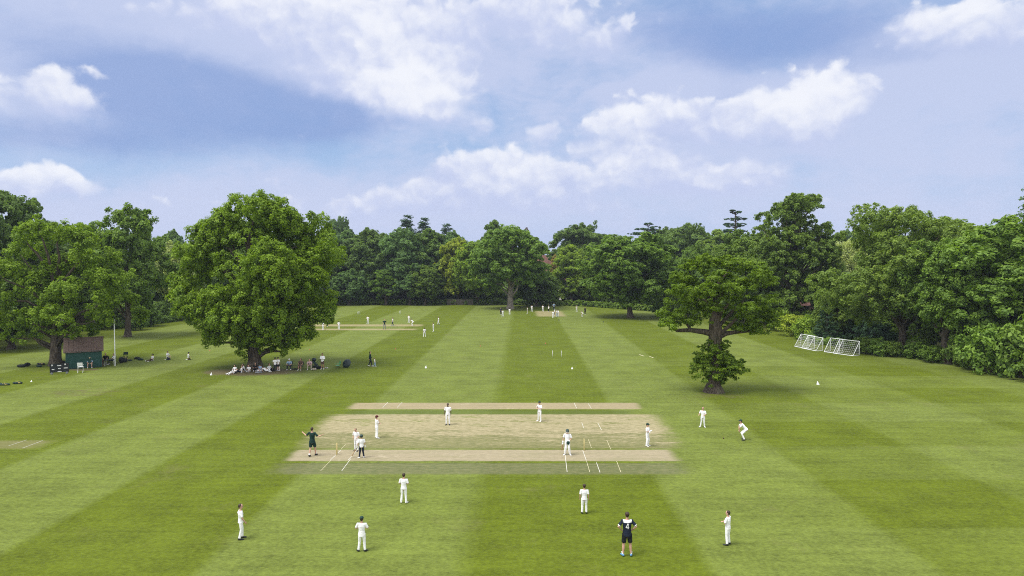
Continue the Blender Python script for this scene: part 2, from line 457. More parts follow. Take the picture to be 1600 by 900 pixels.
POSES = dict(
  stand=pose(),
  stand_apart=pose(KR=(.14, .02, .49), KL=(-.14, .02, .49), AR=(.18, -.03, .085), AL=(-.18, -.03, .085), TR=(.25, .13, .03), TL=(-.25, .13, .03)),
  hands_front=pose(head=-5, ER=(.26, -.01, 1.14), EL=(-.26, -.01, 1.14), WR=(.07, .19, 1.10), WL=(-.07, .19, 1.10), AR=(.15, -.03, .085), AL=(-.15, -.03, .085), TR=(.21, .13, .03), TL=(-.21, .13, .03)),
  elbows_out=pose(ER=(.30, .02, 1.15), EL=(-.30, .02, 1.15), WR=(.15, .21, 1.12), WL=(-.15, .21, 1.12), KR=(.12, .01, .5), AR=(.16, -.03, .085), AL=(-.16, -.03, .085), TR=(.27, .10, .03), TL=(-.27, .10, .03)),
  on_hips=pose(ER=(.345, -.06, 1.17), EL=(-.345, -.06, 1.17), WR=(.20, .06, 1.0), WL=(-.20, .06, 1.0), KR=(.125, .01, .49), KL=(-.125, .01, .49), AR=(.155, -.02, .085), AL=(-.155, -.02, .085), TR=(.20, .15, .03), TL=(-.20, .15, .03)),
  arms_wide=pose(ER=(.37, .00, 1.19), WR=(.58, .10, 1.27), EL=(-.37, .00, 1.21), WL=(-.58, .06, 1.33), KR=(.10, .16, .50), AR=(.10, .22, .09), TR=(.11, .41, .03), KL=(-.10, -.02, .5), AL=(-.11, -.16, .10), TL=(-.12, .02, .03)),
  arms_folded=pose(ER=(.25, .05, 1.13), EL=(-.25, .05, 1.13), WR=(-.09, .20, 1.17), WL=(.09, .22, 1.14)),
  chin=pose(ER=(.20, .10, 1.14), WR=(.05, .19, 1.36), EL=(-.25, .04, 1.13), WL=(.08, .20, 1.13), AR=(.16, -.03, .085), TR=(.22, .13, .03)),
  walk=pose(ER=(.23, -.10, 1.12), WR=(.23, -.10, .88), EL=(-.24, .06, 1.12), WL=(-.22, .19, .92), KR=(.09, .13, .50), AR=(.09, .17, .09), TR=(.10, .36, .04), KL=(-.09, -.02, .5), AL=(-.10, -.20, .11), TL=(-.11, -.03, .03)),
  head_down=pose(head=-25, lean=4, ER=(.25, .02, 1.12), WR=(.16, .20, .98), EL=(-.24, .02, 1.12), WL=(-.14, .20, 1.0), KL=(-.11, .07, .5), AL=(-.13, .06, .085), TL=(-.16, .24, .03)),
  bat_hang=pose(head=-4, ER=(.25, -.02, 1.12), WR=(.28, .09, .89), EL=(-.26, -.03, 1.12), WL=(-.30, .07, .87), AR=(.17, -.02, .085), AL=(-.17, -.02, .085), TR=(.26, .12, .03), TL=(-.26, .12, .03)),
  bat_hold=pose(head=-3, ER=(.27, -.02, 1.13), WR=(.30, .07, .89), EL=(-.27, .03, 1.13), WL=(-.10, .22, .98), AR=(.17, -.02, .085), AL=(-.17, -.02, .085), TR=(.25, .13, .03), TL=(-.25, .13, .03)),
  crouch=pose(lean=42, drop=(0, -.17, -.09), head=30, ER=(.27, .30, .98), WR=(.17, .29, .70), EL=(-.27, .30, .98), WL=(-.17, .29, .70), KR=(.17, .13, .48), KL=(-.17, .13, .48), AR=(.17, -.05, .085), AL=(-.17, -.05, .085), TR=(.22, .12, .03), TL=(-.22, .12, .03)),
  one_arm=pose(ER=(.28, .03, 1.15), WR=(.34, .24, 1.12), EL=(-.25, .03, 1.12), WL=(-.08, .20, 1.06), AR=(.19, -.03, .085), AL=(-.15, -.03, .085), TR=(.30, .10, .03), TL=(-.20, .13, .03)),
  hand_hip=pose(ER=(.25, .04, 1.12), WR=(.22, .17, .90), EL=(-.34, -.08, 1.18), WL=(-.20, .05, 1.0), KL=(-.10, .07, .5), AL=(-.11, .07, .085), TL=(-.13, .25, .03), AR=(.11, -.08, .085), TR=(.14, .10, .03)),
  holding=pose(head=-12, ER=(.25, -.01, 1.13), EL=(-.25, -.01, 1.13), WR=(.08, .25, 1.12), WL=(-.08, .25, 1.12)),
  sit_legs=pose(lean=-8, drop=(0, 0, -.79), ER=(.27, -.14, .34), WR=(.28, -.24, .09), EL=(-.25, .06, .36), WL=(-.14, .28, .32), KR=(.14, .40, .16), AR=(.15, .80, .07), TR=(.18, .86, .22), KL=(-.13, .32, .36), AL=(-.13, .56, .08), TL=(-.15, .76, .03)),
  sit_hug=pose(lean=14, drop=(0, 0, -.79), ER=(.26, .22, .42), WR=(.06, .46, .38), EL=(-.26, .22, .42), WL=(-.06, .46, .38), KR=(.13, .34, .45), AR=(.12, .48, .09), TR=(.14, .68, .03), KL=(-.13, .34, .45), AL=(-.12, .48, .09), TL=(-.14, .68, .03)),
  sit_cross=pose(lean=10, drop=(0, 0, -.79), head=-12, ER=(.25, .12, .38), WR=(.12, .30, .22), EL=(-.25, .12, .38), WL=(-.12, .30, .22), KR=(.34, .28, .16), AR=(-.06, .36, .07), TR=(-.20, .34, .05), KL=(-.34, .28, .16), AL=(.06, .42, .09), TL=(.20, .44, .06)),
  kneel=pose(drop=(0, -.10, -.56), head=-10, ER=(.25, .05, .56), WR=(.15, .22, .40), EL=(-.25, .05, .56), WL=(-.15, .22, .40), KR=(.12, .20, .075), AR=(.12, -.24, .075), TR=(.12, -.44, .05), KL=(-.12, .20, .075), AL=(-.12, -.24, .075), TL=(-.12, -.44, .05)),
  chair=pose(lean=-4, drop=(0, -.12, -.42), ER=(.25, .02, .70), WR=(.14, .24, .58), EL=(-.25, .02, .70), WL=(-.14, .24, .58), KR=(.13, .32, .50), AR=(.14, .36, .085), TR=(.17, .55, .03), KL=(-.13, .32, .50), AL=(-.14, .34, .085), TL=(-.17, .53, .03)),
  chair_fwd=pose(lean=28, drop=(0, -.12, -.42), head=20, ER=(.27, .26, .66), WR=(.10, .42, .56), EL=(-.27, .26, .66), WL=(-.10, .42, .56), KR=(.20, .32, .50), AR=(.20, .30, .085), TR=(.25, .48, .03), KL=(-.20, .32, .50), AL=(-.20, .36, .085), TL=(-.25, .54, .03)),
  lie_side=pose(lean=-58, drop=(0, 0, -.79), head=45, ER=(.30, -.42, .25), WR=(.30, -.22, .06), EL=(-.24, -.22, .36), WL=(-.10, .02, .30), KR=(.12, .42, .18), AR=(.14, .84, .07), TR=(.18, .90, .20), KL=(-.12, .34, .38), AL=(-.12, .60, .08), TL=(-.14, .80, .03)),
)
def hand(bm, e, w, s):
    """palm, four unequal bent fingers and a side thumb, continuing the forearm"""
    d = (w - e).normalized()
    side = Vector((s, 0, 0)) if abs(d.x) < .8 else Vector((0, 1, 0))
    fw = Vector((0, 1, 0)) - d * d.y
    if fw.length < .2: fw = Vector((-s, 0, 0)) - d * (-s) * d.x
    if fw.length < .2: fw = Vector((0, 0, 1)) - d * d.z
    fw.normalize(); pn = d.cross(fw) * s          # fw: thumb side; pn: palm normal
    if pn.dot(Vector((-s, 0, 0))) < 0: pn = -pn
    pa, pb = w + d * .012, w + d * .085
    tube(bm, [w - d * .02, pa, (pa + pb) / 2, pb], [(.021, .024), (.030, .020), (.040, .019), (.036, .016)], 8, ref=fw)
    for i, (off, L) in enumerate(((.030, .070), (.010, .078), (-.010, .072), (-.029, .056))):
        b = pb + fw * off
        k1 = b + d * L * .5 + pn * .010; k2 = k1 + d * L * .36 + pn * .022
        tube(bm, [b - d * .03, b, k1, k2], [.0095, .0095, .009, .0075], 6)
    b = pa + fw * .026
    tube(bm, [b - fw * .012, b + fw * .020 + d * .022, b + fw * .030 + d * .055 + pn * .012], [.012, .0105, .008], 6)
def person(name_px, label, ps, rz, h=1.5, top='white_cloth', bottom='white_cloth', shoes='white_leather', skin='skin_pale', hair='brown_hair',
           hat=None, group=None, short=False, z=0.0, near=False, pads=False, gloves=False, longsleeve=False, dress=False, bighair=False, hem=-.10, headturn=0, at=None):
    j = {k: (v.copy() if hasattr(v, 'copy') else v) for k, v in POSES[ps].items()}
    loc = G(*name_px) if at is None else Vector(at)
    s = h / 1.72
    t = thing('person', label, 'person', (loc.x, loc.y, z), R(rz), group, s)
    vox = .0115 if near else .024
    cv = .016 if near else .028
    lean = R(-j['lean'] * .75); hm = Matrix.Rotation(R(headturn), 3, 'Z') @ Matrix.Rotation(lean + R(j['head']), 3, 'X')
    hk = 1.1 if h < 1.6 else 1.0
    Hc = j['N'] + hm @ (Vector((0, .02, .155 * hk)))
    # ---- body: one surface
    bm = bmn()
    tube(bm, [j['P'] + (j['P'] - j['W']) * .7, j['P'], j['W'], j['Ch'], j['Ch'].lerp(j['N'], .62), j['N']],
         [(.13, .10), (.15, .105), (.128, .09), (.150, .10), (.13, .08), (.055, .055)], 14, ref=(1, 0, 0))
    tube(bm, [j['N'] - (Hc - j['N']) * .3, j['N'], Hc - (Hc - j['N']) * .25], [.056, .050, .048], 10)
    ball(bm, Hc + hm @ Vector((0, -.005, .022 * hk)), (.078 * hk, .096 * hk, .095 * hk), 16, 12, hm)
    ball(bm, Hc + hm @ Vector((0, .028, -.045 * hk)), (.058 * hk, .062 * hk, .068 * hk), 14, 10, hm)
    if near:
        ball(bm, Hc + hm @ Vector((0, .098 * hk, -.012)), (.012, .020, .022), 8, 6, hm)
        for q in (-1, 1): ball(bm, Hc + hm @ Vector((q * .079 * hk, -.005, -.005)), (.010, .018, .028), 8, 6, hm)
    for q, S in ((1, 'R'), (-1, 'L')):
        sh, el, wr = j['S' + S], j['E' + S], j['W' + S]
        tube(bm, [sh - Vector((q * .05, 0, 0)), sh, sh.lerp(el, .45), el, el.lerp(wr, .35), wr], [.050, .052, .046, .037, .038, .025], 10)
        hand(bm, el, wr, q)
        hp, kn, an, to = j['H' + S], j['K' + S], j['A' + S], j['T' + S]
        tube(bm, [hp, hp.lerp(kn, .4), kn, kn.lerp(an, .35), an], [.082, .075, .053, .055, .036], 10)
        tube(bm, [an, an.lerp(to, .5) - Vector((0, 0, .01)), to], [.036, .034, .024], 8)
    Hinv = hm.transposed()
    def face(o):
        me = o.data
        n = len(me.polygons); idx = [0] * n
        for i, p in enumerate(me.polygons):
            q = Hinv @ (Vector(p.center) - Hc)
            if q.y > .06:
                if abs(abs(q.x) - .031) < .013 and abs(q.z - .014) < .009: idx[i] = 1
                elif abs(q.x) < .022 and abs(q.z + .060) < .007: idx[i] = 2
        me.polygons.foreach_set('material_index', idx)
    job('body', bm, vox, [M(skin), M('eye_dark'), M('lip_pink')], t, face if near else None)
    # ---- shirt
    bm = bmn(); dn = (j['P'] - j['W']).normalized(); g = .016
    tube(bm, [j['P'] + dn * (-hem), j['P'], j['W'], j['Ch'], j['Ch'].lerp(j['N'], .55), j['Ch'].lerp(j['N'], .85)],
         [(.172, .128), (.170, .124), (.152, .112), (.172, .124), (.15, .105), (.088, .078)], 16, ref=(1, 0, 0), cap=False)
    for q, S in ((1, 'R'), (-1, 'L')):
        sh, el, wr = j['S' + S], j['E' + S], j['W' + S]
        if longsleeve:
            tube(bm, [sh - Vector((q * .07, 0, 0)), sh, sh.lerp(el, .5), el, el.lerp(wr, .9)], [.062, .070, .062, .052, .040], 10, cap=False)
        else:
            tube(bm, [sh - Vector((q * .07, 0, 0)), sh, sh.lerp(el, .45), sh.lerp(el, .85)], [.062, .070, .066, .062], 10, cap=False)
    tops = [M(top)]
    post = None
    if label.find('number 4') >= 0:
        tops = [M(top), M('white_cloth')]
        def post(o):
            idx = []
            for p in o.data.polygons:
                c = p.center
                yoke = 1.335 < c.z < 1.44 and abs(c.x) < .17
                cuff = any((Vector(c) - (j['S' + S].lerp(j['E' + S], .82))).length < .085 and (Vector(c) - j['S' + S]).dot((j['E' + S] - j['S' + S]).normalized()) > .195 for S in 'RL')
                idx.append(1 if yoke or cuff else 0)
            o.data.polygons.foreach_set('material_index', idx)
    sh_o = job('shirt', bm, cv, tops, t, post)
    # ---- trousers / shorts
    if dress:
        bm = bmn(); tube(bm, [j['W'], j['P'], j['P'].lerp((j['KR'] + j['KL']) / 2, .5), (j['KR'] + j['KL']) / 2 * .8 + (j['AR'] + j['AL']) / 2 * .2],
                         [(.15, .11), (.18, .14), (.22, .18), (.25, .20)], 14, ref=(1, 0, 0), cap=False)
        job('skirt', bm, cv, [M(bottom)], t)
    else:
        bm = bmn()
        tube(bm, [j['P'] + (j['W'] - j['P']) * .55, j['P'], j['P'] + (j['P'] - j['W']) * .35], [(.150, .112), (.160, .120), (.13, .10)], 14, ref=(1, 0, 0))
        for q, S in ((1, 'R'), (-1, 'L')):
            hp, kn, an = j['H' + S], j['K' + S], j['A' + S]
            if short: tube(bm, [hp, hp.lerp(kn, .4), hp.lerp(kn, .88)], [.098, .100, .092], 12, cap=False)
            else: tube(bm, [hp, hp.lerp(kn, .45), kn, kn.lerp(an, .5), kn.lerp(an, .97)], [.096, .088, .070, .064, .062], 12, cap=False)
        job('shorts' if short else 'trousers', bm, cv, [M(bottom)], t)
    for q, S in ((1, 'R'), (-1, 'L')):
        an, to = j['A' + S], j['T' + S]; d = (to - an).normalized()
        bm = bmn()
        up = Vector((0, 0, 1)) - d * d.z
        fl = Vector((d.x, d.y, d.z)); side = fl.cross(up).normalized()
        heel = an - fl * .05 - up * .03
        tube(bm, [heel, an - up * .02 + fl * .03, an.lerp(to, .6) - up * .012, to + fl * .02], [(.040, .046), (.046, .050), (.048, .036), (.034, .024)], 10, ref=side)
        job('shoe', bm, .012 if near else .022, [M(shoes)], t)
        if short and near:
            bm = bmn(); tube(bm, [an + up * .02, an + up * .10], [.046, .050], 10); job('sock', bm, .012, [M('white_cloth')], t)
        if pads:
            kn = j['K' + S]; f = Vector((0, .062, 0))
            bm = bmn(); tube(bm, [an + f * 1.0 + Vector((0, 0, .02)), an.lerp(kn, .5) + f * 1.15, kn + f * 1.2, kn.lerp(j['H' + S], .33) + f * 1.15],
                             [(.062, .026), (.080, .036), (.088, .042), (.070, .026)], 12, ref=(1, 0, 0))
            job('leg_pad', bm, .014, [M('white_leather')], t)
        if gloves:
            el, wr = j['E' + S], j['W' + S]; d2 = (wr - el).normalized()
            bm = bmn(); tube(bm, [wr - d2 * .06, wr + d2 * .03, wr + d2 * .11, wr + d2 * .16], [.045, .052, .055, .035], 10)
            job('glove', bm, .014, [M(gloves)], t)
    # ---- head cover
    if hair:
        bm = bmn()
        ball(bm, Hc + hm @ Vector((0, -.022, .036 * hk)), (.087 * hk, .094 * hk, .088 * hk), 16, 12, hm)
        ball(bm, Hc + hm @ Vector((0, -.045, -.01)), (.074 * hk, .062 * hk, .075 * hk), 12, 8, hm)
        if bighair: ball(bm, Hc + hm @ Vector((0, -.05, -.07)), (.085 * hk, .06, .11), 12, 8, hm)
        job('hair', bm, .013 if near else .022, [M(hair)], t)
    if hat in ('green_cap', 'maroon_cloth', 'navy_cloth', 'white_cloth'):
        bm = bmn()
        ball(bm, Hc + hm @ Vector((0, -.006, .052 * hk)), (.094 * hk, .108 * hk, .080 * hk), 16, 12, hm)
        tube(bm, [Hc + hm @ Vector((0, .05, .045 * hk)), Hc + hm @ Vector((0, .13, .040 * hk)), Hc + hm @ Vector((0, .175, .028 * hk))], [(.080, .012), (.078, .011), (.05, .009)], 12, ref=hm @ Vector((1, 0, 0)))
        job('cap', bm, .012 if near else .02, [M(hat)], t)
    elif hat == 'helmet':
        bm = bmn()
        ball(bm, Hc + hm @ Vector((0, -.01, .042 * hk)), (.118 * hk, .130 * hk, .105 * hk), 18, 12, hm)
        tube(bm, [Hc + hm @ Vector((0, .06, .045)), Hc + hm @ Vector((0, .15, .045)), Hc + hm @ Vector((0, .19, .035))], [(.10, .014), (.095, .012), (.06, .01)], 12, ref=hm @ Vector((1, 0, 0)))
        for q in (-1, 1): ball(bm, Hc + hm @ Vector((q * .095, 0, -.04)), (.025, .06, .06), 10, 8, hm)
        hl = job('helmet', bm, .013, [M('helmet_green')], t)
        bm = bmn()
        for zz in (-.015, -.045, -.075):
            tube(bm, [Hc + hm @ Vector((math.sin(a) * .115, math.cos(a) * .155, zz)) for a in [R(x) for x in range(-80, 81, 20)]], [.006] * 9, 5)
        obj('face_grille', bm, M('white_metal'), hl, True)
    elif hat == 'straw_hat':
        bm = bmn(); ball(bm, Hc + hm @ Vector((0, 0, .06)), (.09, .10, .085), 14, 8, hm)
        ball(bm, Hc + hm @ Vector((0, 0, .055)), (.20, .21, .018), 18, 6, hm)
        job('sun_hat', bm, .016, [M('straw_hat')], t)
    return t, j, s, sh_o

# ---- the near match
GA = 'young cricketers around the near pitch'
man4 = person((979.5, 869), "man in navy shirt with white shoulders and number 4, hands on hips in the foreground", 'on_hips', 0, 1.82, 'navy_cloth', 'black_cloth', 'blue_shoe', near=True, hat=None, short=True, hem=-.13)
person((376.5, 842.5), 'bare-headed fielder in whites, left hand on hip, looking towards the pitch, nearest the left edge', 'hand_hip', -62, 1.52, shoes='black_leather', near=True, group=GA, headturn=-20)
person((565.5, 861.5), 'fielder in green cap and untucked white shirt seen from behind, closest child to the camera', 'elbows_out', 0, 1.44, shoes='black_leather', hat='green_cap', near=True, group=GA, hem=-.17)
person((631, 786), "brown-haired fielder in whites and white shoes seen from behind, directly below the near pitch", 'hands_front', -6, 1.47, near=True, group=GA)
person((912.8, 802.5), "fielder in whites, arms straight down, seen from behind, left of the man in navy", 'stand', 0, 1.40, shoes='black_leather', near=True, group=GA)
person((1137, 851.5), 'fielder in whites with folded arms and dark shoes, right of the man in navy', 'arms_folded', 48, 1.45, shoes='black_leather', near=True, group=GA, headturn=20)
person((488, 713), 'umpire in dark green shirt and shorts with both arms spread wide behind the left stumps', 'arms_wide', -12, 1.80, 'bottle_green_cloth', 'bottle_green_cloth', 'black_leather', hair='brown_hair', near=True, short=True, hem=-.14)
person((557, 704.5), 'fair-haired bowler in whites looking down beside the batter in dark trousers', 'head_down', 165, 1.47, shoes='black_leather', hair='fair_hair', near=True, group=GA)
bat1 = person((565, 715.5), "batter in dark helmet, white shirt and dark trousers at the near pitch's left end", 'bat_hang', 18, 1.40, bottom='navy_cloth', hat='helmet', near=True, gloves='white_leather', group=GA)
person((588.7, 684.5), "fielder in maroon cap with hand at chin, standing on the worn square", 'chin', -62, 1.52, hat='maroon_cloth', near=True, group=GA)
person((699.8, 664), 'dark-haired, dark-skinned fielder in whites with arms straight down, facing the camera on the worn square', 'stand', 176, 1.60, shoes='black_leather', skin='skin_dark', hair='dark_hair', near=True, group=GA)
person((843, 658.5), "fielder in green cap with hand at face, at the worn square's far edge", 'chin', 140, 1.50, hat='green_cap', near=True, group=GA)
bat2 = person((886.5, 711), "batter in green helmet, pads and whites facing the camera on the near pitch", 'bat_hold', 172, 1.60, hat='helmet', near=True, pads=True, gloves='white_leather', group=GA)
person((1011.5, 697), "wicketkeeper in green cap, pads and white gloves at the right of the worn square", 'arms_folded', -125, 1.47, hat='green_cap', near=True, pads=True, gloves='white_leather', group=GA)
person((1098, 667.5), "bare-headed fielder in whites with one arm held out, just below the lone oak", 'one_arm', 168, 1.45, near=True, group=GA)
person((1161.5, 687.5), 'fielder in green cap crouching with hands on knees, rightmost near player', 'crouch', 78, 1.55, shoes='black_leather', hat='green_cap', near=True, group=GA)

# ---- people under and beside the big tree
GB = 'people resting under the big tree'
def seat(px, label, ps, rz, **k): return person(px, label, ps, rz, **k)
seat((364, 584), 'child in whites lying back with legs towards the camera, leftmost under the big tree', 'lie_side', 150, h=1.45, group=GB)
seat((368.5, 581), 'dark-haired child in whites sitting just behind the leftmost lying child under the big tree', 'sit_hug', 160, h=1.45, hair='dark_hair', group=GB)
seat((377, 582.5), "child in white shirt leaning back, second from the left edge of the big tree group", 'sit_legs', 110, h=1.45, bottom='navy_cloth', shoes='black_leather', hair='dark_hair', group=GB)
seat((382, 580), 'child in white shirt sitting left of the trunk of the big tree, hugging knees', 'sit_hug', 120, h=1.5, bottom='navy_cloth', hair='dark_hair', group=GB)
seat((389.5, 581), 'child in pale shirt and grey trousers sitting cross-legged right against the big trunk', 'sit_cross', 170, h=1.45, bottom='grey_cloth', hair='fair_hair', group=GB)
seat((399.5, 579), 'person in black sitting with back to the big trunk', 'sit_hug', 190, h=1.7, top='black_cloth', bottom='black_cloth', hair='fair_hair', group=GB)
seat((407.5, 580), 'child in green cap and pale blue shirt sitting right of the big trunk', 'sit_cross', 150, h=1.5, top='pale_blue_cloth', hat='green_cap', group=GB)
seat((416, 580.5), 'child all in bright white lying back with bent knees right of the big trunk', 'lie_side', -120, h=1.5, group=GB)
seat((421.5, 579.5), 'child in white shirt and black trousers sitting just left of the standing pair', 'sit_legs', -110, h=1.5, bottom='black_cloth', shoes='black_leather', group=GB)
seat((430, 580), 'left one of two standing children in white shirts and dark trousers under the big tree', 'stand', 10, h=1.5, bottom='navy_cloth', shoes='black_leather', hat='green_cap', group=GB)
seat((434.6, 579.5), "right one of two standing children under the big tree, in shorts and leg pads", 'stand', -10, h=1.5, bottom='black_cloth', short=True, pads=True, group=GB)
seat((452.5, 577.5), "person in pale cap and blue top on a low chair right of the standing pair", 'chair_fwd', 185, h=1.7, top='pale_blue_cloth', bottom='navy_cloth', hat='white_cloth', group=GB)
seat((469.5, 578), 'woman in brown and yellow dress seated on a low chair under the big tree', 'chair', 180, h=1.68, top='brown_cloth', bottom='brown_cloth', dress=True, bighair=True, skin='skin_tan', group=GB)
seat((484, 577.5), 'woman in pink and white top leaning forward on a low chair beside the pushchair', 'chair_fwd', 190, h=1.66, top='pink_cloth', bottom='beige_cloth', bighair=True, group=GB)
person((504, 577), 'standing man in white long-sleeved shirt and brown shorts right of the pushchair', 'holding', 176, 1.80, bottom='brown_cloth', short=True, longsleeve=True, hair='dark_hair', skin='skin_tan')
wm = person((578.5, 572.6), 'woman in dark green coat and leggings walking beside a small child on the open grass', 'walk', -80, 1.72, top='bottle_green_cloth', bottom='navy_cloth', hair='dark_hair', bighair=True, longsleeve=True, hem=-.30)
person((585.5, 572.8), 'fair-haired toddler in pale clothes walking beside the woman in the dark coat', 'walk', -70, .98, top='white_cloth', bottom='pale_blue_cloth', hair='fair_hair')
# ---- around the shed
person((141, 574.5), "person in pale blue top and hat sitting on the bench before the shed", 'chair_fwd', 205, 1.66, top='pale_blue_cloth', bottom='beige_cloth', hat='straw_hat', short=True, at=tuple(G(141, 574.5)))
person((164.5, 569), 'grey-haired person in dark clothes on a folding chair at the right corner of the shed', 'chair', 200, 1.7, top='black_cloth', bottom='black_cloth', hair='grey_hair')
person((175.5, 569), 'person in white top seated at the camping table left of the flagpole', 'chair', 120, 1.66, top='white_cloth', bottom='navy_cloth', hair='fair_hair')
GC = 'children sitting on the grass between shed and big tree'
person((238, 564), 'child in white shirt sitting with legs stretched, nearest the shed of three on the grass', 'sit_legs', 150, 1.55, bottom='brown_cloth', hair='dark_hair', hat='green_cap', group=GC)
person((263, 562.5), 'child in white shirt kneeling upright, middle of three on the grass beside the flagpole', 'kneel', -100, 1.6, bottom='navy_cloth', hair='brown_hair', group=GC)
person((295.5, 562), "child in white shirt sitting sideways, nearest the big tree of three on the grass", 'kneel', -60, 1.35, bottom='brown_cloth', hair='dark_hair', hat='green_cap', group=GC)
# ---- far left match
GD = 'players of the far left match'
fl = [((504.7, 515.8), 'stand', 150, 'player in whites just clear of the big tree, leftmost of the far left match', {}),
 ((512, 510), 'bat_hang', -90, 'batter in white shirt and dark trousers at the left end of the far left pitch', dict(bottom='black_cloth', hat='helmet')),
 ((529.5, 515), 'stand', 0, 'dark-haired player in whites standing at the near edge of the far left pitch', dict(hair='dark_hair')),
 ((574.8, 506), 'elbows_out', 180, "player in whites beyond the far left pitch, left of the dark umpire", dict(hair='dark_hair')),
 ((600.8, 514.5), 'on_hips', 180, "umpire in dark green top and grey trousers on the far left pitch", dict(h=1.8, top='bottle_green_cloth', bottom='grey_cloth', shoes='black_leather')),
 ((613.6, 508.8), 'walk', 90, 'runner in white shirt and dark trousers right of the far left umpire', dict(bottom='navy_cloth', shoes='blue_shoe')),
 ((639, 504.5), 'hands_front', 170, 'player in whites standing behind the right end of the far left pitch', {}),
 ((644.3, 509), 'crouch', 90, 'crouching player in whites with dark hair at the right end of the far left pitch', dict(hair='dark_hair')),
 ((685.3, 507.5), 'walk', 100, 'player in whites furthest right of the far left match', dict(hair='dark_hair', shoes='black_leather')),
 ((677.2, 518), 'hands_front', 90, 'player in whites to the right of the far left pitch, behind the nearest fielder there', {}),
 ((663.3, 526.8), 'stand_apart', 20, 'nearest fielder of the far left match, in whites with brown hair', {})]
for px, ps, rz, lb, kw in fl:
    kw.setdefault('h', 1.5); person(px, lb, ps, rz, group=GD, **kw)
GE = 'players of the far middle match'
fm = [((782.6, 492), 'stand', 170, 'person in dark navy top, leftmost of the far middle match', dict(top='navy_cloth', bottom='navy_cloth', h=1.6)),
 ((785.6, 494.8), 'stand_apart', 20, 'player in whites in front of the leftmost dark figure by the pale-trunked tree', {}),
 ((796.3, 492), 'stand', 0, 'lone player in whites directly in front of the pale-trunked tree', {}),
 ((824, 490), 'stand', 90, 'cream-clad player left of the far middle pitch', dict(top='cream_cloth', bottom='cream_cloth')),
 ((831, 486.9), 'elbows_out', 180, 'player in whites at the edge of the trees, left of the far middle pitch', {}),
 ((848.2, 486.6), 'hands_front', 170, 'player in whites behind the left half of the far middle pitch', {}),
 ((857.3, 487.4), 'stand', 120, 'batter in white shirt and dark trousers behind the middle of the far middle pitch', dict(bottom='black_cloth')),
 ((865.5, 484.9), 'on_hips', 180, 'adult in light blue top and navy shorts behind the far middle pitch', dict(top='pale_blue_cloth', bottom='navy_cloth', h=1.8)),
 ((864.4, 497), 'stand_apart', 0, 'nearest player in whites before the far middle pitch', dict(h=1.55)),
 ((866.9, 492.6), 'bat_hang', 90, 'batter in white shirt and navy trousers on the right end of the far middle pitch', dict(bottom='navy_cloth', hat='helmet')),
 ((870.2, 494.6), 'stand', 60, 'left one of a close pair in whites beside the far middle pitch', dict(bottom='pale_blue_cloth')),
 ((872.2, 494.6), 'stand', -60, 'right one of a close pair in whites beside the far middle pitch', {}),
 ((901, 487.4), 'stand', 180, 'lone player in whites far right behind the far middle pitch', dict(top='cream_cloth')),
 ((910, 495.2), 'crouch', 60, 'crouching fielder in cream whites right of the far middle match', dict(top='cream_cloth', bottom='cream_cloth', hair='dark_hair')),
 ((914.2, 491.2), 'stand', 180, 'person in dark tracksuit, rightmost of the far middle match', dict(top='black_cloth', bottom='black_cloth', h=1.65))]
for px, ps, rz, lb, kw in fm:
    kw.setdefault('h', 1.5); person(px, lb, ps, rz, group=GE, **kw)
flush()
# number 4 on the back of the shirt
t4, j4, s4, sh4 = man4
bvh = BVHTree.FromPolygons([v.co for v in sh4.data.vertices], [p.vertices for p in sh4.data.polygons])
bm = bmn()
def stroke(a, b, w):
    a, b = Vector(a), Vector(b); d = (b - a).normalized(); s = Vector((-d.y, d.x)) * w / 2
    N = 6
    prev = None
    for i in range(N + 1):
        q = a.lerp(b, i / N); row = []
        for e in (q - s, q + s):
            h = bvh.ray_cast(Vector((e.x, -1, e.y)), Vector((0, 1, 0)))[0]
            row.append(bm.verts.new((e.x, (h.y if h else -.13) - .004, e.y)))
        if prev: bm.faces.new((prev[0], row[0], row[1], prev[1]))
        prev = row
stroke((.022, 1.10), (.022, 1.31), .034); stroke((.012, 1.315), (-.058, 1.165), .030); stroke((-.07, 1.155), (.062, 1.155), .030)
obj('shirt_number', bm, M('white_cloth'), sh4)

# ---- bats, stumps, ball
def bat(label, loc, tilt, rz, group=None):
    t = thing('cricket_bat', label, 'cricket bat', loc, rz, group); t.rotation_euler = (tilt[0], tilt[1], rz)
    bm = bmn(); box(bm, (0, 0, .27), (.105, .032, .54), bev=.012); obj('blade', bm, M('willow_wood'), t, True)
    bm = bmn(); tube(bm, [(0, 0, .53), (0, 0, .80)], [.017, .017], 10); obj('handle', bm, M('rubber_grip'), t, True)
def hand_pos(pr, S):
    t, j, s, _ = pr
    w = j['W' + S] + (j['W' + S] - j['E' + S]).normalized() * .07
    return Matrix.Translation(t.location) @ Euler(t.rotation_euler).to_matrix().to_4x4() @ (w * s)
def hang_bat(pr, S, tip, label):
    h = hand_pos(pr, S); tip = Vector(tip); d = (h - tip).normalized()
    t = thing('cricket_bat', label, 'cricket bat', h - d * .68)
    t.rotation_mode = 'QUATERNION'; t.rotation_quaternion = d.to_track_quat('Z', 'Y')
    bm = bmn(); box(bm, (0, 0, .27), (.105, .034, .54), bev=.012); obj('blade', bm, M('willow_wood'), t, True)
    bm = bmn(); tube(bm, [(0, 0, .53), (0, 0, .80)], [.017, .017], 10); obj('handle', bm, M('rubber_grip'), t, True)
p = G(549, 714.5); hang_bat(bat1, 'L', (p.x, p.y, .03), 'cricket bat held low by the batter in dark trousers')
p = G(878, 708); hang_bat(bat2, 'R', (p.x, p.y, .10), 'cricket bat held by the padded batter facing the camera')
h = hand_pos(bat2, 'L')
t = thing('green_hat', 'dark green cap held at the waist by the padded batter', 'cap', h + Vector((0, -.07, -.02)))
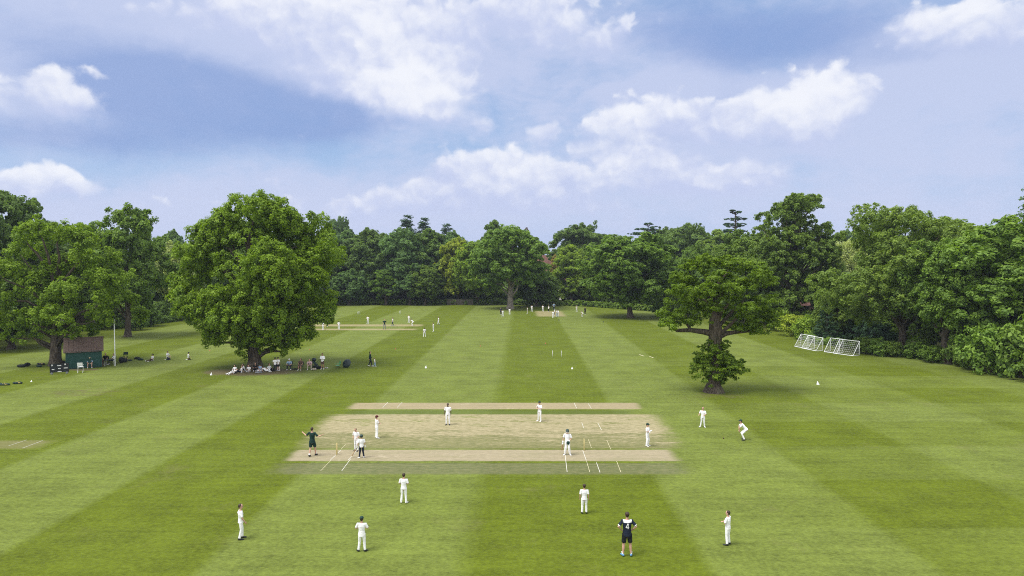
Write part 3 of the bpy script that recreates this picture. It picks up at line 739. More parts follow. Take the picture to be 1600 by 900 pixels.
bm = bmn(); ball(bm, (0, 0, 0), (.11, .07, .10)); tube(bm, [(0, -.03, -.05), (0, -.10, -.10)], [(.07, .012), (.05, .01)], 10, ref=(1, 0, 0)); obj('crown', bm, M('green_cap'), t, True)
def wicket(px, label, w=.23, n=3, hgt=.71, mt='stump_wood', ang=0, group=None):
    g = G(*px); t = thing('wicket', label, 'wicket', (g.x, g.y, 0), ang, group)
    for i in range(n):
        y = (i - (n - 1) / 2) * w / 2
        bm = bmn(); tube(bm, [(0, y, 0), (0, y, hgt)], [.021, .019], 8); obj('stump', bm, M(mt), t, True)
    bm = bmn()
    for q in (-1, 1): tube(bm, [(0, q * w / 4 - .05, hgt + .022), (0, q * w / 4 + .05, hgt + .022)], [.012, .012], 6)
    obj('bail', bm, M(mt), t, True)
wicket((526.3, 710.5), 'yellow wooden wicket at the left end of the near pitch, beside the umpire')
wicket((912.6, 703.5), 'yellow wooden wicket at the right end of the near pitch, behind the padded batter')
GW = 'white practice stumps standing on the outfield'
wicket((863.5, 556.8), 'left one of a pair of white plastic wickets standing alone mid-field', mt='white_plastic', group=GW)
wicket((877, 557), 'right one of a pair of white plastic wickets standing alone mid-field', mt='white_plastic', group=GW)
wicket((560, 491.5), 'white plastic wicket far behind the left half of the far left pitch', w=1.6, mt='white_plastic', group=GW)
wicket((625, 490.5), 'white plastic wicket far behind the right half of the far left pitch', w=1.8, mt='white_plastic', group=GW)
wicket((508, 516), 'wooden wicket at the left end of the far left pitch')
wicket((628, 512), 'wooden wicket at the right end of the far left pitch')
wicket((872, 491.5), 'wooden wicket on the far middle pitch')
g = G(1130.5, 685.5)
bm = bmn(); ball(bm, (0, 0, .04), .045); o = obj('cricket_ball', bm, M('ball_leather'), None, True); o.location = (g.x, g.y, 0)
tag(o, 'dark cricket ball lying on the grass left of the crouching fielder', 'ball')
def marker(px, label, m='white_plastic', s=1.0):
    g = G(*px); t = thing('boundary_marker', label, 'marker', (g.x, g.y, 0), rnd.random() * 3, 'boundary markers on the outfield', s * .8)
    bm = bmn(); tube(bm, [(0, 0, .0), (0, 0, .012)], [.13, .12], 12); obj('base', bm, M(m), t, True)
    bm = bmn(); tube(bm, [(0, 0, .01), (.02, 0, .14), (.05, 0, .24)], [.10, .06, .02], 10); obj('cone', bm, M(m), t, True)
marker((665.5, 575), 'white boundary marker on the light stripe right of the walking woman', s=1.3)
marker((894, 576.5), 'white boundary marker below the white wickets mid-field', s=1.2)
marker((1278, 600.5), 'white boundary marker right of the oak, below the goals', s=1.5)
marker((330, 586), 'white boundary marker left of the people under the big tree', s=1.3)
marker((750.5, 541), 'red boundary marker on the stripe left of the white wickets', 'red_plastic', .75)
marker((852.5, 537), 'red boundary marker just beyond the white wickets', 'red_plastic', .75)
marker((618, 545.5), 'red boundary marker above the walking woman', 'red_plastic', .75)
marker((484, 547), 'red boundary marker behind the seated group right of the big tree', 'red_plastic', .75)
marker((328, 548), 'red boundary marker left of the big tree on the dark stripe', 'red_plastic', .75)
marker((873.5, 500.5), 'navy boundary marker before the far middle pitch', 'navy_cloth', 1.3)
marker((942.5, 503.5), 'navy boundary marker in the shade left of the large field tree', 'navy_cloth', 1.3)
marker((49, 596.5), 'white boundary marker beside the kit bags at the left edge', s=.9)
lines('outfield_marks', [(999, 554, 1006, 556.5), (1015, 557, 1021, 559)], M('old_chalk'), .006, .16)

# ------------------------------------------------------------------ shed and its surroundings
SG = G(131.5, 575.5); SR = R(31)
shed = thing('cricket_shed', 'small dark green timber shed with a mossy brown tiled gable roof beside the left oak', 'shed', (SG.x, SG.y, 0), SR)
W_, D_, Hw, Hr = 3.35, 2.8, 1.98, 3.22
def Lp(x, y, z=0):                      # a point beside the shed, in the shed's own axes
    return Vector((SG.x, SG.y, z)) + Matrix.Rotation(SR, 3, 'Z') @ Vector((x, y, 0))
bm = bmn()
for k in range(14):                     # overlapping boards, front and back
    z0 = .12 + k * (Hw - .12) / 14; dz = (Hw - .12) / 14
    for yy, sg in ((0, -1), (D_, 1)):
        box(bm, (0, yy, z0 + dz / 2), (W_, .03, dz + .01), rx=R(7) * -sg)
for sxx in (-1, 1):
    for k in range(22):
        z0 = .12 + k * .145; 
        if z0 > Hr - .2: break
        wd = D_ if z0 + .145 < Hw else max(.1, D_ * (1 - (z0 + .07 - Hw) / (Hr - Hw)))
        box(bm, (sxx * W_ / 2, D_ / 2, z0 + .0725), (.03, wd, .155), ry=R(7) * sxx)
for q in (-1, 1):
    for yy in (-.01, D_ + .01): box(bm, (q * (W_ / 2 + .005), yy, (Hw + .1) / 2), (.09, .09, Hw - .06))
obj('wall', bm, M('shed_green'), shed)
bm = bmn(); box(bm, (0, D_ / 2, .05), (W_ + .12, D_ + .12, .13)); obj('plinth', bm, M('shed_trim'), shed)
rf = None
sl = math.atan2(Hr - Hw, D_ / 2); Ls = math.hypot(Hr - Hw, D_ / 2)
bm = bmn()
for sg in (-1, 1):
    for k in range(9):                  # courses of tiles
        a = (k + .5) / 9
        yv = D_ / 2 + sg * (D_ / 2 * 1.13) * a; zv = Hr + .05 - (Hr - Hw) * 1.13 * a
        N = 16
        for i in range(N):
            box(bm, (-1.92 + 3.84 * (i + .5) / N + rnd.uniform(-.01, .01), yv, zv + rnd.uniform(-.012, .018)), (3.84 / N - .012, Ls * 1.13 / 9 + .05, .03), rx=-sg * sl + R(4) * -sg)
rf = obj('roof', bm, M('clay_tiles'), shed)
bm = bmn()
for i in range(12): tube(bm, [(-1.92 + 3.84 * i / 12, D_ / 2, Hr + .07), (-1.92 + 3.84 * (i + .96) / 12, D_ / 2, Hr + .075)], [.085, .09], 8)
obj('ridge_tiles', bm, M('clay_tiles'), rf)
bm = bmn()
for sg in (-1, 1): box(bm, (0, D_ / 2 + sg * (D_ / 2 * 1.10), Hw - .10), (3.75, .025, .13))
obj('fascia', bm, M('shed_trim'), rf)
def bench(label, loc, rz, Lb=1.7):
    t = thing('bench', label, 'bench', loc, rz)
    bm = bmn()
    for k in range(3): box(bm, (0, -.16 + k * .16, .43), (Lb, .13, .035), bev=.008)
    obj('seat', bm, M('bench_wood'), t)
    bm = bmn()
    for k in range(3): box(bm, (0, .24 + k * .02, .58 + k * .13), (Lb, .03, .10), rx=R(-8), bev=.008)
    obj('backrest', bm, M('bench_wood'), t)
    for q in (-1, 1):
        bm = bmn(); box(bm, (q * (Lb / 2 - .1), -.18, .21), (.07, .07, .41)); box(bm, (q * (Lb / 2 - .1), .22, .46), (.07, .06, .90)); box(bm, (q * (Lb / 2 - .1), .02, .37), (.06, .40, .06))
        obj('leg', bm, M('bench_wood'), t)
pB = G(141, 574.5); bench('dark wooden bench along the front of the green shed', (pB.x - .1, pB.y + .12, 0), R(27), 2.6)
def chair(label, loc, rz, m, low=1.0, high=False, group=None):
    t = thing('folding_chair', label, 'chair', loc, rz, group)
    hs = .42 * low if not high else .62
    bm = bmn(); box(bm, (0, 0, hs), (.48, .46, .03), bev=.01); obj('seat', bm, M(m), t)
    bm = bmn(); box(bm, (0, .24, hs + .30), (.48, .03, .34), rx=R(-8), bev=.01); obj('backrest', bm, M(m), t)
    for q in (-1, 1):
        bm = bmn(); tube(bm, [(q * .24, -.24, 0), (q * .24, .22, hs + .02), (q * .24, .28, hs + .46)], [.014] * 3, 6); obj('leg', bm, M('white_metal' if m == 'white_plastic' else 'dark_metal'), t)
        bm = bmn(); tube(bm, [(q * .24, .26, 0), (q * .24, -.20, hs + .02)], [.014] * 2, 6); obj('leg', bm, M('white_metal' if m == 'white_plastic' else 'dark_metal'), t)
        bm = bmn(); tube(bm, [(q * .25, .24, hs + .2), (q * .25, -.2, hs + .2)], [.016] * 2, 6); obj('armrest', bm, M(m), t)
g = G(126, 582); chair('white high folding chair standing in front of the shed bench', (g.x, g.y, 0), R(200), 'white_plastic', high=True)
for px, lb in (((164.5, 569), 'dark folding chair under the grey-haired person by the shed corner'), ((175.5, 569), 'dark folding chair at the camping table left of the flagpole'),
               ((452.5, 577.5), 'low dark chair under the person in the pale cap beneath the big tree'), ((469.5, 578), 'low dark chair under the woman in the brown dress'), ((484, 577.5), 'low dark chair under the woman in pink beside the pushchair')):
    g = G(*px); chair(lb, (g.x, g.y + .12, 0), R(180 + rnd.uniform(-10, 10)) + math.pi, 'bag_green', .98, group='folding chairs of the spectators')
g = G(181.5, 567.5); chair('empty green folding chair just behind the flagpole', (g.x + .2, g.y + 1.6, 0), R(20), 'bag_green', high=True, group='folding chairs of the spectators')
g = G(528, 575); chair('empty bright green folding chair right of the standing man', (g.x, g.y, 0), R(-60), 'green_plastic', .75)
def table(label, loc, rz, m):
    t = thing('camping_table', label, 'table', loc, rz)
    bm = bmn(); box(bm, (0, 0, .70), (1.1, .6, .03), bev=.01); obj('tabletop', bm, M(m), t)
    for q in (-1, 1):
        for w in (-1, 1):
            bm = bmn(); tube(bm, [(q * .5, w * .25, 0), (q * .42, w * .22, .69)], [.016, .016], 6); obj('leg', bm, M('white_metal'), t)
g = G(172, 571.5); table('small green camping table between the shed corner and the flagpole', (g.x, g.y, 0), R(15), 'bag_green')
# scoreboard on wheels
g = G(93, 584); sb = thing('scoreboard', 'black wheeled scoreboard with white number plates left of the shed', 'scoreboard', (g.x, g.y, 0), R(27), None, .8)
bm = bmn(); box(bm, (0, 0, .80), (2.15, .06, 1.12), bev=.01)
bd = obj('board', bm, M('black_paint'), sb)
bm = bmn()
for x in (-1.06, -.36, .36, 1.06): box(bm, (x, -.036, .80), (.04, .03, 1.14))
for z in (.23, 1.37): box(bm, (0, -.037, z), (2.16, .028, .04))
obj('frame', bm, M('dark_metal'), bd)
def digits(parent, cx, cz, txt, hh=.20):
    """seven-segment style plates: white plate with black figures"""
    seg = {'0': 'abcdef', '1': 'bc', '2': 'abged', '3': 'abgcd', '6': 'acdefg', '8': 'abcdefg', '4': 'fgbc'}
    for i, ch in enumerate(txt):
        x = cx + (i - (len(txt) - 1) / 2) * .15
        bm = bmn(); box(bm, (x, -.050, cz), (.135, .012, hh)); pl = obj('number_plate', bm, M('white_plastic'), parent)
for cx, cz, tx in ((-.80, 1.18, '8'), (-.70, .62, '26'), (0, 1.10, '111'), (0, .70, '11'), (.02, .32, '111'), (.66, 1.22, '6'), (.72, .74, '111')):
    digits(bd, cx, cz, tx, .11 if len(tx) > 1 else .20)
for q in (-1, 1):
    bm = bmn(); tube(bm, [(q * .85, -.32, .13), (q * .85, .32, .13)], [.025, .025], 6); tube(bm, [(q * .85, 0, .12), (q * .85, 0, .26)], [.03, .03], 6); obj('axle', bm, M('dark_metal'), sb)
    for w in (-.32, .32):
        bm = bmn(); tube(bm, [(q * .85, w - .03, .14), (q * .85, w + .03, .14)], [.13, .13], 14, cap=False); obj('wheel', bm, M('grey_cloth'), sb)
# flagpole
g = G(180, 572); fp = thing('flagpole', 'tall bare white flagpole right of the green shed', 'flagpole', (g.x, g.y, 0))
bm = bmn(); tube(bm, [(0, 0, 0), (0, 0, 2.6), (0, 0, 5.15)], [.062, .055, .045], 12); obj('pole', bm, M('white_metal'), fp, True)
bm = bmn(); ball(bm, (0, 0, 5.22), .09); obj('finial', bm, M('white_metal'), fp, True)
bm = bmn(); tube(bm, [(.07, -.05, .9), (.065, -.05, 5.0)], [.008, .008], 5); obj('halyard', bm, M('white_plastic'), fp)
def bag(px, label, L=.9, w=.34, h=.34, m='bag_fabric', rz=0, trim=None, group='kit bags lying on the grass', at=None):
    g = G(*px); t = thing('kit_bag', label, 'bag', (g.x, g.y, 0), R(rz), group, .74)
    bm = bmn()
    n = 7
    tube(bm, [(-L / 2 + L * i / (n - 1), .02 * math.sin(i * 2.1), h * .45 + .02 * math.sin(i * 1.7)) for i in range(n)],
         [(w * .5 * k, h * .46 * k) for k in (.72, .95, 1.04, .96, 1.05, .98, .7)], 14, ref=(0, 1, 0))
    for v in bm.verts:
        if v.co.z < .02: v.co.z = .005
    b = obj('bag_body', bm, M(m), t, True)
    bm = bmn()
    for q in (-1, 1): tube(bm, [(q * .14, -w * .5, h * .45), (q * .13, -w * .32, h * .95), (0, -w * .1, h * 1.15), (-q * .02, w * .1, h * 1.12), (q * .13, w * .32, h * .95), (q * .14, w * .5, h * .45)], [.014] * 6, 6)
    obj('strap', bm, M(trim or 'dark_metal'), t, True)
    bm = bmn(); box(bm, (L * .27, -w * .42, h * .55), (L * .22, .07, h * .4), bev=.015); obj('pocket', bm, M(trim or m), t)
    return t
bag((33.5, 574), 'black kit bag with pale tag on the grass left of the oak', 1.0, .5, .5, rz=10)
bag((42.5, 572.5), 'black kit bag slumped against another left of the oak', .7, .45, .6, rz=60)
bag((64, 570), 'long black kit bag with yellow trim closest to the left oak trunk', 1.2, .35, .32, rz=-5, trim='yellow_trim')
bag((61.5, 573.5), 'short dark kit bag in front of the long yellow-trimmed bag', .7, .42, .36, 'bag_green', 0)
bag((96, 570), 'dark bag between the oak trunk and the shed', .9, .5, .7, rz=40)
bag((7, 602), 'green kit bag with yellow trim at the very left edge', 1.25, .45, .28, 'bag_green', 5, 'yellow_trim')
bag((-2, 601), 'flat green kit bag cut by the left edge of the photo', 1.0, .45, .26, 'bag_green', -10)
bag((27.5, 600), 'dark kit bag with tan top, second from the left edge', 1.0, .36, .34, 'bag_green', 15, 'yellow_trim')
bag((195.5, 566), 'black upright bag with a round tan patch right of the flagpole', .62, .62, .85, rz=80, trim='yellow_trim')
bag((189.5, 567), 'tall black bag nearest the flagpole', .55, .6, 1.0, rz=70)
bag((203.5, 564), 'small dark green bag right of the black upright bags', .6, .35, .24, 'bag_green', 0)
bag((214.5, 561.5), 'dark bag, rear one of two on the grass left of the three children', .8, .4, .42, rz=10)
bag((219.5, 563), 'dark green bag, front one of two on the grass left of the three children', .9, .4, .34, 'bag_green', -8)
bag((461.5, 577.5), 'flat black bag between the two seated adults under the big tree', .9, .3, .2, rz=0)
bag((404, 583), 'pile of pale kit in front of the big trunk', .9, .5, .25, 'grey_cloth', 20)
bag((499, 576.5), 'black bag beside the pushchair under the big tree', .9, .45, .42, rz=0)
bag((491, 578.5), 'round tan basket bag in front of the pushchair', .5, .45, .36, 'beige_cloth', 0)
bag((510, 575.5), 'small cream bag on the grass right of the standing man', .45, .25, .16, 'cream_cloth', 0)
# pushchair
g = G(493.5, 576); pc = thing('pushchair', 'dark green pushchair with raised handle beside the standing man', 'pushchair', (g.x, g.y, 0), R(75))
bm = bmn(); tube(bm, [(0, -.15, .45), (0, .1, .55), (0, .3, .95)], [(.2, .06), (.22, .09), (.2, .06)], 10, ref=(1, 0, 0)); obj('seat', bm, M('bag_green'), pc, True)
bm = bmn(); ball(bm, (0, .22, 1.02), (.24, .26, .2)); obj('hood', bm, M('umbrella_nylon'), pc, True)
bm = bmn()
for q in (-1, 1): tube(bm, [(q * .25, .35, .12), (q * .25, 0, .5), (q * .25, -.55, 1.05)], [.015] * 3, 6); tube(bm, [(q * .25, -.4, .12), (q * .25, .05, .55)], [.015] * 2, 6)
tube(bm, [(-.25, -.55, 1.05), (.25, -.55, 1.05)], [.02] * 2, 6); obj('frame', bm, M('dark_metal'), pc, True)
for q in (-1, 1):
    for w in (-.4, .35):
        bm = bmn(); tube(bm, [(q * .28 - .02, w, .13), (q * .28 + .02, w, .13)], [.13, .13], 14, cap=False); obj('wheel', bm, M('black_cloth'), pc)
bm = bmn(); box(bm, (0, 0, .28), (.4, .5, .16), bev=.05); obj('basket', bm, M('bag_fabric'), pc)
# umbrella lying on its side
g = G(542, 574); um = thing('umbrella', 'dark open umbrella lying on its side on the grass right of the green chair', 'umbrella', (g.x, g.y, .40), 0)
um.rotation_euler = (R(62), R(12), R(-35))
bm = bmn(); n = 8; rings = []
for k, (r_, z_) in enumerate(((.02, .34), (.18, .32), (.36, .25), (.50, .13), (.57, 0))):
    rings.append([bm.verts.new((r_ * math.cos(2 * math.pi * i / 32) * (1 - .04 * (k / 4) * abs(math.sin(n * math.pi * i / 32))), r_ * math.sin(2 * math.pi * i / 32) * (1 - .04 * (k / 4) * abs(math.sin(n * math.pi * i / 32))), z_ + .02 * (k / 4) * abs(math.sin(n * math.pi * i / 32)))) for i in range(32)])
for a, b in zip(rings, rings[1:]):
    for i in range(32): bm.faces.new((a[i], a[(i + 1) % 32], b[(i + 1) % 32], b[i]))
bm.faces.new(rings[0])
obj('canopy', bm, M('umbrella_nylon'), um, True)
bm = bmn(); tube(bm, [(0, 0, .42), (0, 0, -.42), (.04, 0, -.48), (.09, 0, -.43)], [.01, .01, .014, .014], 6); obj('shaft', bm, M('dark_metal'), um, True)
# picnic blanket... shadowed kit on the ground at the far hedge
g = G(703.5, 474.5); t = thing('straw_heap', 'small pinkish heap of cuttings at the far edge of the field', 'heap', (g.x, g.y, 0))
bm = bmn(); ball(bm, (0, 0, .1), (1.5, .8, .7), 20, 10); ball(bm, (1.1, -.1, .05), (.9, .6, .45), 16, 8)
for v in bm.verts: v.co += Vector((rnd.uniform(-.1, .1), rnd.uniform(-.1, .1), rnd.uniform(-.08, .08)))
obj('cuttings', bm, M('straw'), t, True)

# ------------------------------------------------------------------ goals
def goal(label, a, b, depth, hgt, off):
    """mouth along a-b on the ground, net behind towards `depth`"""
    a, b = Vector(a), Vector(b); L = (b - a).length; ang = math.atan2((b - a).y, (b - a).x)
    t = thing('football_goal', label, 'goal', (a.x, a.y, 0), ang, 'small football goals by the hedge')
    r = .04; sgn = -1 if depth < 0 else 1; d = abs(depth)
    loc = lambda x, y, z: (x, y * sgn, z)
    for x in (0, L):
        bm = bmn(); tube(bm, [loc(x, 0, r), loc(x, 0, hgt)], [r, r], 8); obj('post', bm, M('white_metal'), t, True)
        bm = bmn(); tube(bm, [loc(x, 0, hgt - .02), loc(x, d, r)], [r * .8] * 2, 8); obj('stay', bm, M('white_metal'), t, True)
        bm = bmn(); tube(bm, [loc(x, 0, r), loc(x, d, r)], [r * .8] * 2, 8); obj('side_bar', bm, M('white_metal'), t, True)
    bm = bmn(); tube(bm, [loc(0, 0, hgt), loc(L, 0, hgt)], [r, r], 8); obj('crossbar', bm, M('white_metal'), t, True)
    bm = bmn(); tube(bm, [loc(0, d, r), loc(L, d, r)], [r, r], 8); obj('ground_bar', bm, M('white_metal'), t, True)
    bm = bmn(); st = .24; nr = .0062
    nx = int(L / st); 
    for i in range(nx + 1): tube(bm, [loc(L * i / nx, .02, hgt - .03), loc(L * i / nx, d * .42, hgt * .50), loc(L * i / nx, d - .02, .06)], [nr] * 3, 4, cap=False)
    for k in range(1, 8):
        f = k / 8; tube(bm, [loc(0, d * f, hgt * (1 - f)), loc(L, d * f, hgt * (1 - f))], [nr] * 2, 4, cap=False)
    for x in (0, L):
        for k in range(1, 6):
            f = k / 6; tube(bm, [loc(x, d * f, .05), loc(x, d * f, hgt * (1 - f))], [nr] * 2, 4, cap=False); tube(bm, [loc(x, 0, hgt * f), loc(x, d * (1 - f), hgt * f)], [nr] * 2, 4, cap=False)
    obj('net', bm, M('white_plastic'), t, False)
A0, A1 = G(1249.5, 541.5), G(1285.5, 548.5)
B0, B1 = G(1294.8, 549.2), G(1342.5, 555.5)
off = Vector((.25, .05, 0))
goal('white football goal, furthest left of the four by the hedge', A0.lerp(A1, -.02) + off, A0.lerp(A1, .58) + off, -1.0, 1.75, 0)
goal('white football goal, second from the left by the hedge', A0.lerp(A1, .37), A1, -1.0, 1.75, 0)
goal('white football goal, third from the left by the hedge', B0 + off, B0.lerp(B1, .42) + off, -1.25, 1.8, 0)
goal('white football goal with the widest net, furthest right of the four by the hedge', B0.lerp(B1, .36), B1, -1.2, 1.8, 0)

# ------------------------------------------------------------------ houses half hidden by the trees
def house(label, loc, rz, w, d, hw, hr, wall, roof, gable_front=False, chimney=True):
    t = thing('house', label, 'house', loc, rz)
    bm = bmn()
    b = [(-w/2, -d/2), (w/2, -d/2), (w/2, d/2), (-w/2, d/2)]
    lo = [bm.verts.new((x, y, -3)) for x, y in b]; hi = [bm.verts.new((x, y, hw)) for x, y in b]
    for i in range(4): bm.faces.new((lo[i], lo[(i + 1) % 4], hi[(i + 1) % 4], hi[i]))
    r0, r1 = bm.verts.new((-w/2, 0, hr)), bm.verts.new((w/2, 0, hr))
    bm.faces.new((hi[3], hi[0], r0)); bm.faces.new((hi[1], hi[2], r1))
    obj('wall', bm, M(wall), t)
    bm = bmn(); e = .4; sl = math.atan2(hr - hw, d / 2); Lr = math.hypot(hr - hw, d / 2) + e
    for sg in (-1, 1):
        box(bm, (0, sg * (d / 4 + e * .3), (hr + hw) / 2 + .08), (w + .7, Lr, .14), rx=-sg * sl)
    ro = obj('roof', bm, M(roof), t)
    if chimney:
        bm = bmn(); box(bm, (w * .3, 0, hr + .5), (.9, .7, 1.8)); box(bm, (w * .3, 0, hr + 1.45), (1.05, .85, .15)); obj('chimney', bm, M('red_tiles'), ro)
    for zz in (1.5, 4.2):
        if zz + 1 > hw: continue
        for k in range(3):
            x = -w / 2 + w * (k + .5) / 3
            bm = bmn(); box(bm, (x, -d / 2 - .03, zz), (1.3, .08, 1.3))
            wn = obj('window', bm, M('window_glass'), t)
            bm = bmn()
            for q in (-.65, 0, .65): box(bm, (x + q, -d / 2 - .06, zz), (.07, .07, 1.37))
            for q in (-.65, .65): box(bm, (x, -d / 2 - .065, zz + q), (1.37, .06, .07))
            obj('frame', bm, M('white_plastic'), wn)
    for q in (0,):
        if gable_front:
            bm = bmn(); box(bm, (-w / 2 - .03, 0, hw - .5), (.06, 1.2, 1.2)); obj('window', bm, M('window_glass'), t)
    return t
p = P(851, 420, 232); house('large house with a reddish tiled roof showing between the far trees', (p.x, 236, hz(p.x, 236)), R(8), 11, 8, 8.4, 13.8 - hz(p.x, 236) + .0, 'rendered_wall', 'red_tiles')
p = P(868, 440, 214); house('white cottage whose gable shows beside the yellowish tree in the far middle', (p.x + 2, 216, 0), R(70), 9, 5.2, 4.4, 6.6, 'rendered_wall', 'red_tiles', True, False)
p = P(768, 430, 215); house('white-walled house glimpsed through the crown of the pale-trunked tree', (p.x, 220, 0), R(0), 12, 7, 6.8, 8.6, 'rendered_wall', 'clay_tiles', False, True)
p = P(1266, 487, 128); house('pinkish building glimpsed behind the hedge at right', (p.x, 131, 0), R(-20), 6, 5, 3.6, 5.4, 'pink_wall', 'red_tiles', False, False)

# ------------------------------------------------------------------ trees
def unit(a): return a / np.maximum(np.linalg.norm(a, axis=-1, keepdims=True), 1e-9)
def leaf_mesh(name, lobes, seed, leaf=.34, clump=.55, cden=1.0, npc=52, inner=.30, up=.32, flat=.95, sub=1.1, sub_z=1.0, sub_n=9, big=1.0, cull=.30):
    """lobes: (n,6) ellipsoids; clumps of leaf faces spread over them"""
    rg = np.random.default_rng(seed)
    L = np.asarray(lobes, float); cs, ns = [], []
    if sub:
        S = []
        for l in L:
            r = l[3:6].mean()
            if r < sub or r > 3.2: S.append(l); continue
            for q in range(sub_n):
                u = -.55 + 1.5 * (q + .5) / sub_n; a = q * 2.39996 + rg.uniform(0, 6.28); ca = math.sqrt(max(0, 1 - u * u)); k = rg.uniform(.36, .52)
                S.append(np.concatenate([l[:3] + l[3:6] * np.array([math.cos(a) * ca, math.sin(a) * ca, u]) * rg.uniform(.60, .88), np.full(3, r * k) * np.array([1, 1, sub_z * rg.uniform(.85, 1.15)])]))
        L = np.asarray(S)
    for i, l in enumerate(L):
        area = 4 * math.pi * ((l[3] * l[4]) ** 1.6 / 3 + 2 * (l[3] * l[5]) ** 1.6 / 3) ** (1 / 1.6)
        n = max(5, int(area * cden))
        d = unit(rg.normal(size=(n, 3)))
        d = d[rg.random(n) < np.clip(.72 + .45 * d[:, 2], .25, 1)]
        rad = 1 - .25 * rg.random(len(d)) ** 2
        dp = rg.random(len(d)) < inner; rad = np.where(dp, rad * rg.uniform(.35, .9, len(d)), rad)
        cs.append(l[:3] + d * l[3:6] * rad[:, None]); ns.append(unit(d / l[3:6]))
    cs = np.concatenate(cs); ns = np.concatenate(ns)
    keep = np.ones(len(cs), bool)
    for l in L:                              # clumps buried deep inside a neighbour are not built
        q = np.linalg.norm((cs - l[:3]) / l[3:6], axis=1)
        keep &= ~((q < .55) & (rg.random(len(cs)) > cull))
    cs, ns = cs[keep], ns[keep]
    n = len(cs); m = npc
    cr = clump * rg.uniform(.6, 1.25, n)
    d = unit(rg.normal(size=(n, m, 3)) + ns[:, None, :] * .55 + np.array([0, 0, .35]))
    rr = rg.random((n, m)) ** .45
    off = d * (cr[:, None] * rr)[..., None] * np.array([1, 1, flat])
    p = (cs[:, None, :] + off).reshape(-1, 3)
    nr = unit(d * .55 + ns[:, None, :] * .45 + np.array([0, 0, up]) + rg.normal(size=(n, m, 3)) * .50).reshape(-1, 3)
    N = len(p)
    t1 = unit(np.cross(nr, unit(rg.normal(size=(N, 3))))); t2 = np.cross(nr, t1)
    s = leaf * rg.uniform(.6, 1.3, N)[:, None] * big
    w = s * rg.uniform(.42, .72, N)[:, None]
    V = np.empty((N, 4, 3))
    V[:, 0] = p - t1 * s * .5 - nr * s * .12; V[:, 1] = p - t2 * w * .5 + t1 * s * .08
    V[:, 2] = p + t1 * s * .5 - nr * s * .16; V[:, 3] = p + t2 * w * .5 + t1 * s * .08
    me = bpy.data.meshes.new(name)
    me.vertices.add(N * 4); me.vertices.foreach_set('co', V.reshape(-1).astype(np.float32))
    me.loops.add(N * 4); me.loops.foreach_set('vertex_index', np.arange(N * 4, dtype=np.int32))
    me.polygons.add(N); me.polygons.foreach_set('loop_start', np.arange(0, N * 4, 4, dtype=np.int32))
    me.polygons.foreach_set('loop_total', np.full(N, 4, np.int32))
    at = me.attributes.new('tint', 'FLOAT', 'FACE')
    ct = rg.random(n); lt = len(L)
    tint = np.clip(.5 * np.repeat(ct, m) + .5 * rg.random(N), 0, 1)
    at.data.foreach_set('value', tint.astype(np.float32))
    me.update(); me.materials.append(M('foliage'))
    return me
def limbs(bm, base, path, rad, targets, rg, r_l=.16, n=8, lo_=.35, hi_=.7):
    """trunk path with limbs that reach to the targets"""
    tube(bm, path, rad, 12)
    P_ = [Vector(p) for p in path]
    for tg in targets:
        tg = Vector(tg)
        # leave the trunk at about half the target's height
        zt = max(P_[1].z, min(P_[-1].z, P_[0].z + (tg.z - P_[0].z) * rg.uniform(lo_, hi_)))
        for a, b in zip(P_, P_[1:]):
            if a.z <= zt <= b.z: st = a.lerp(b, (zt - a.z) / max(.01, b.z - a.z)); break
        else: st = P_[-1]
        mid = st.lerp(tg, .5) + Vector((rg.uniform(-.3, .3), rg.uniform(-.3, .3), (tg - st).length * rg.uniform(.02, .12)))
        q = st.lerp(tg, .78) + Vector((rg.uniform(-.3, .3), rg.uniform(-.3, .3), rg.uniform(0, .3)))
        tube(bm, [st, mid, q, tg], [r_l, r_l * .7, r_l * .45, r_l * .12], n)
def broad_lobes(rg, W, H, zb, K, top=1.0, squ=1.0, lr=(.20, .32), irr=.18, pear=0.0):
    """lobes of a broad crown: W wide, from zb to H"""
    rx, rz, zc = W / 2, (H - zb) / 2, (H + zb) / 2
    out = [(0, 0, zc, rx * .62, rx * .62, rz * .66)]
    for i in range(K):
        a = i * 2.39996 + rg.uniform(-.4, .4); u = -0.85 + 1.83 * (i + .5) / K
        u += rg.uniform(-.1, .1); u = max(-.95, min(.97, u))
        ca = math.sqrt(1 - u * u)
        k = 1 + rg.uniform(-irr, irr * .6)
        wz = 1 - pear * u
        l = rg.uniform(*lr) * rx
        x, y, z = math.cos(a) * ca * (rx - l * .8) * k * wz, math.sin(a) * ca * (rx - l * .8) * k * wz, zc + u * (rz - l * .55) * (k if u > 0 else 1)
        out.append((x, y, z, l * rg.uniform(.9, 1.25), l * rg.uniform(.9, 1.25), l * rg.uniform(.80, 1.08)))
    return out
ARCH = {}
def arch(name, W, H, crown, trunk_bm, bark='bark'):
    me = bpy.data.meshes.new('trunk'); trunk_bm.to_mesh(me); trunk_bm.free()
    me.materials.append(M(bark)); me.polygons.foreach_set('use_smooth', [True] * len(me.polygons))
    ARCH[name] = (W, H, crown, me)
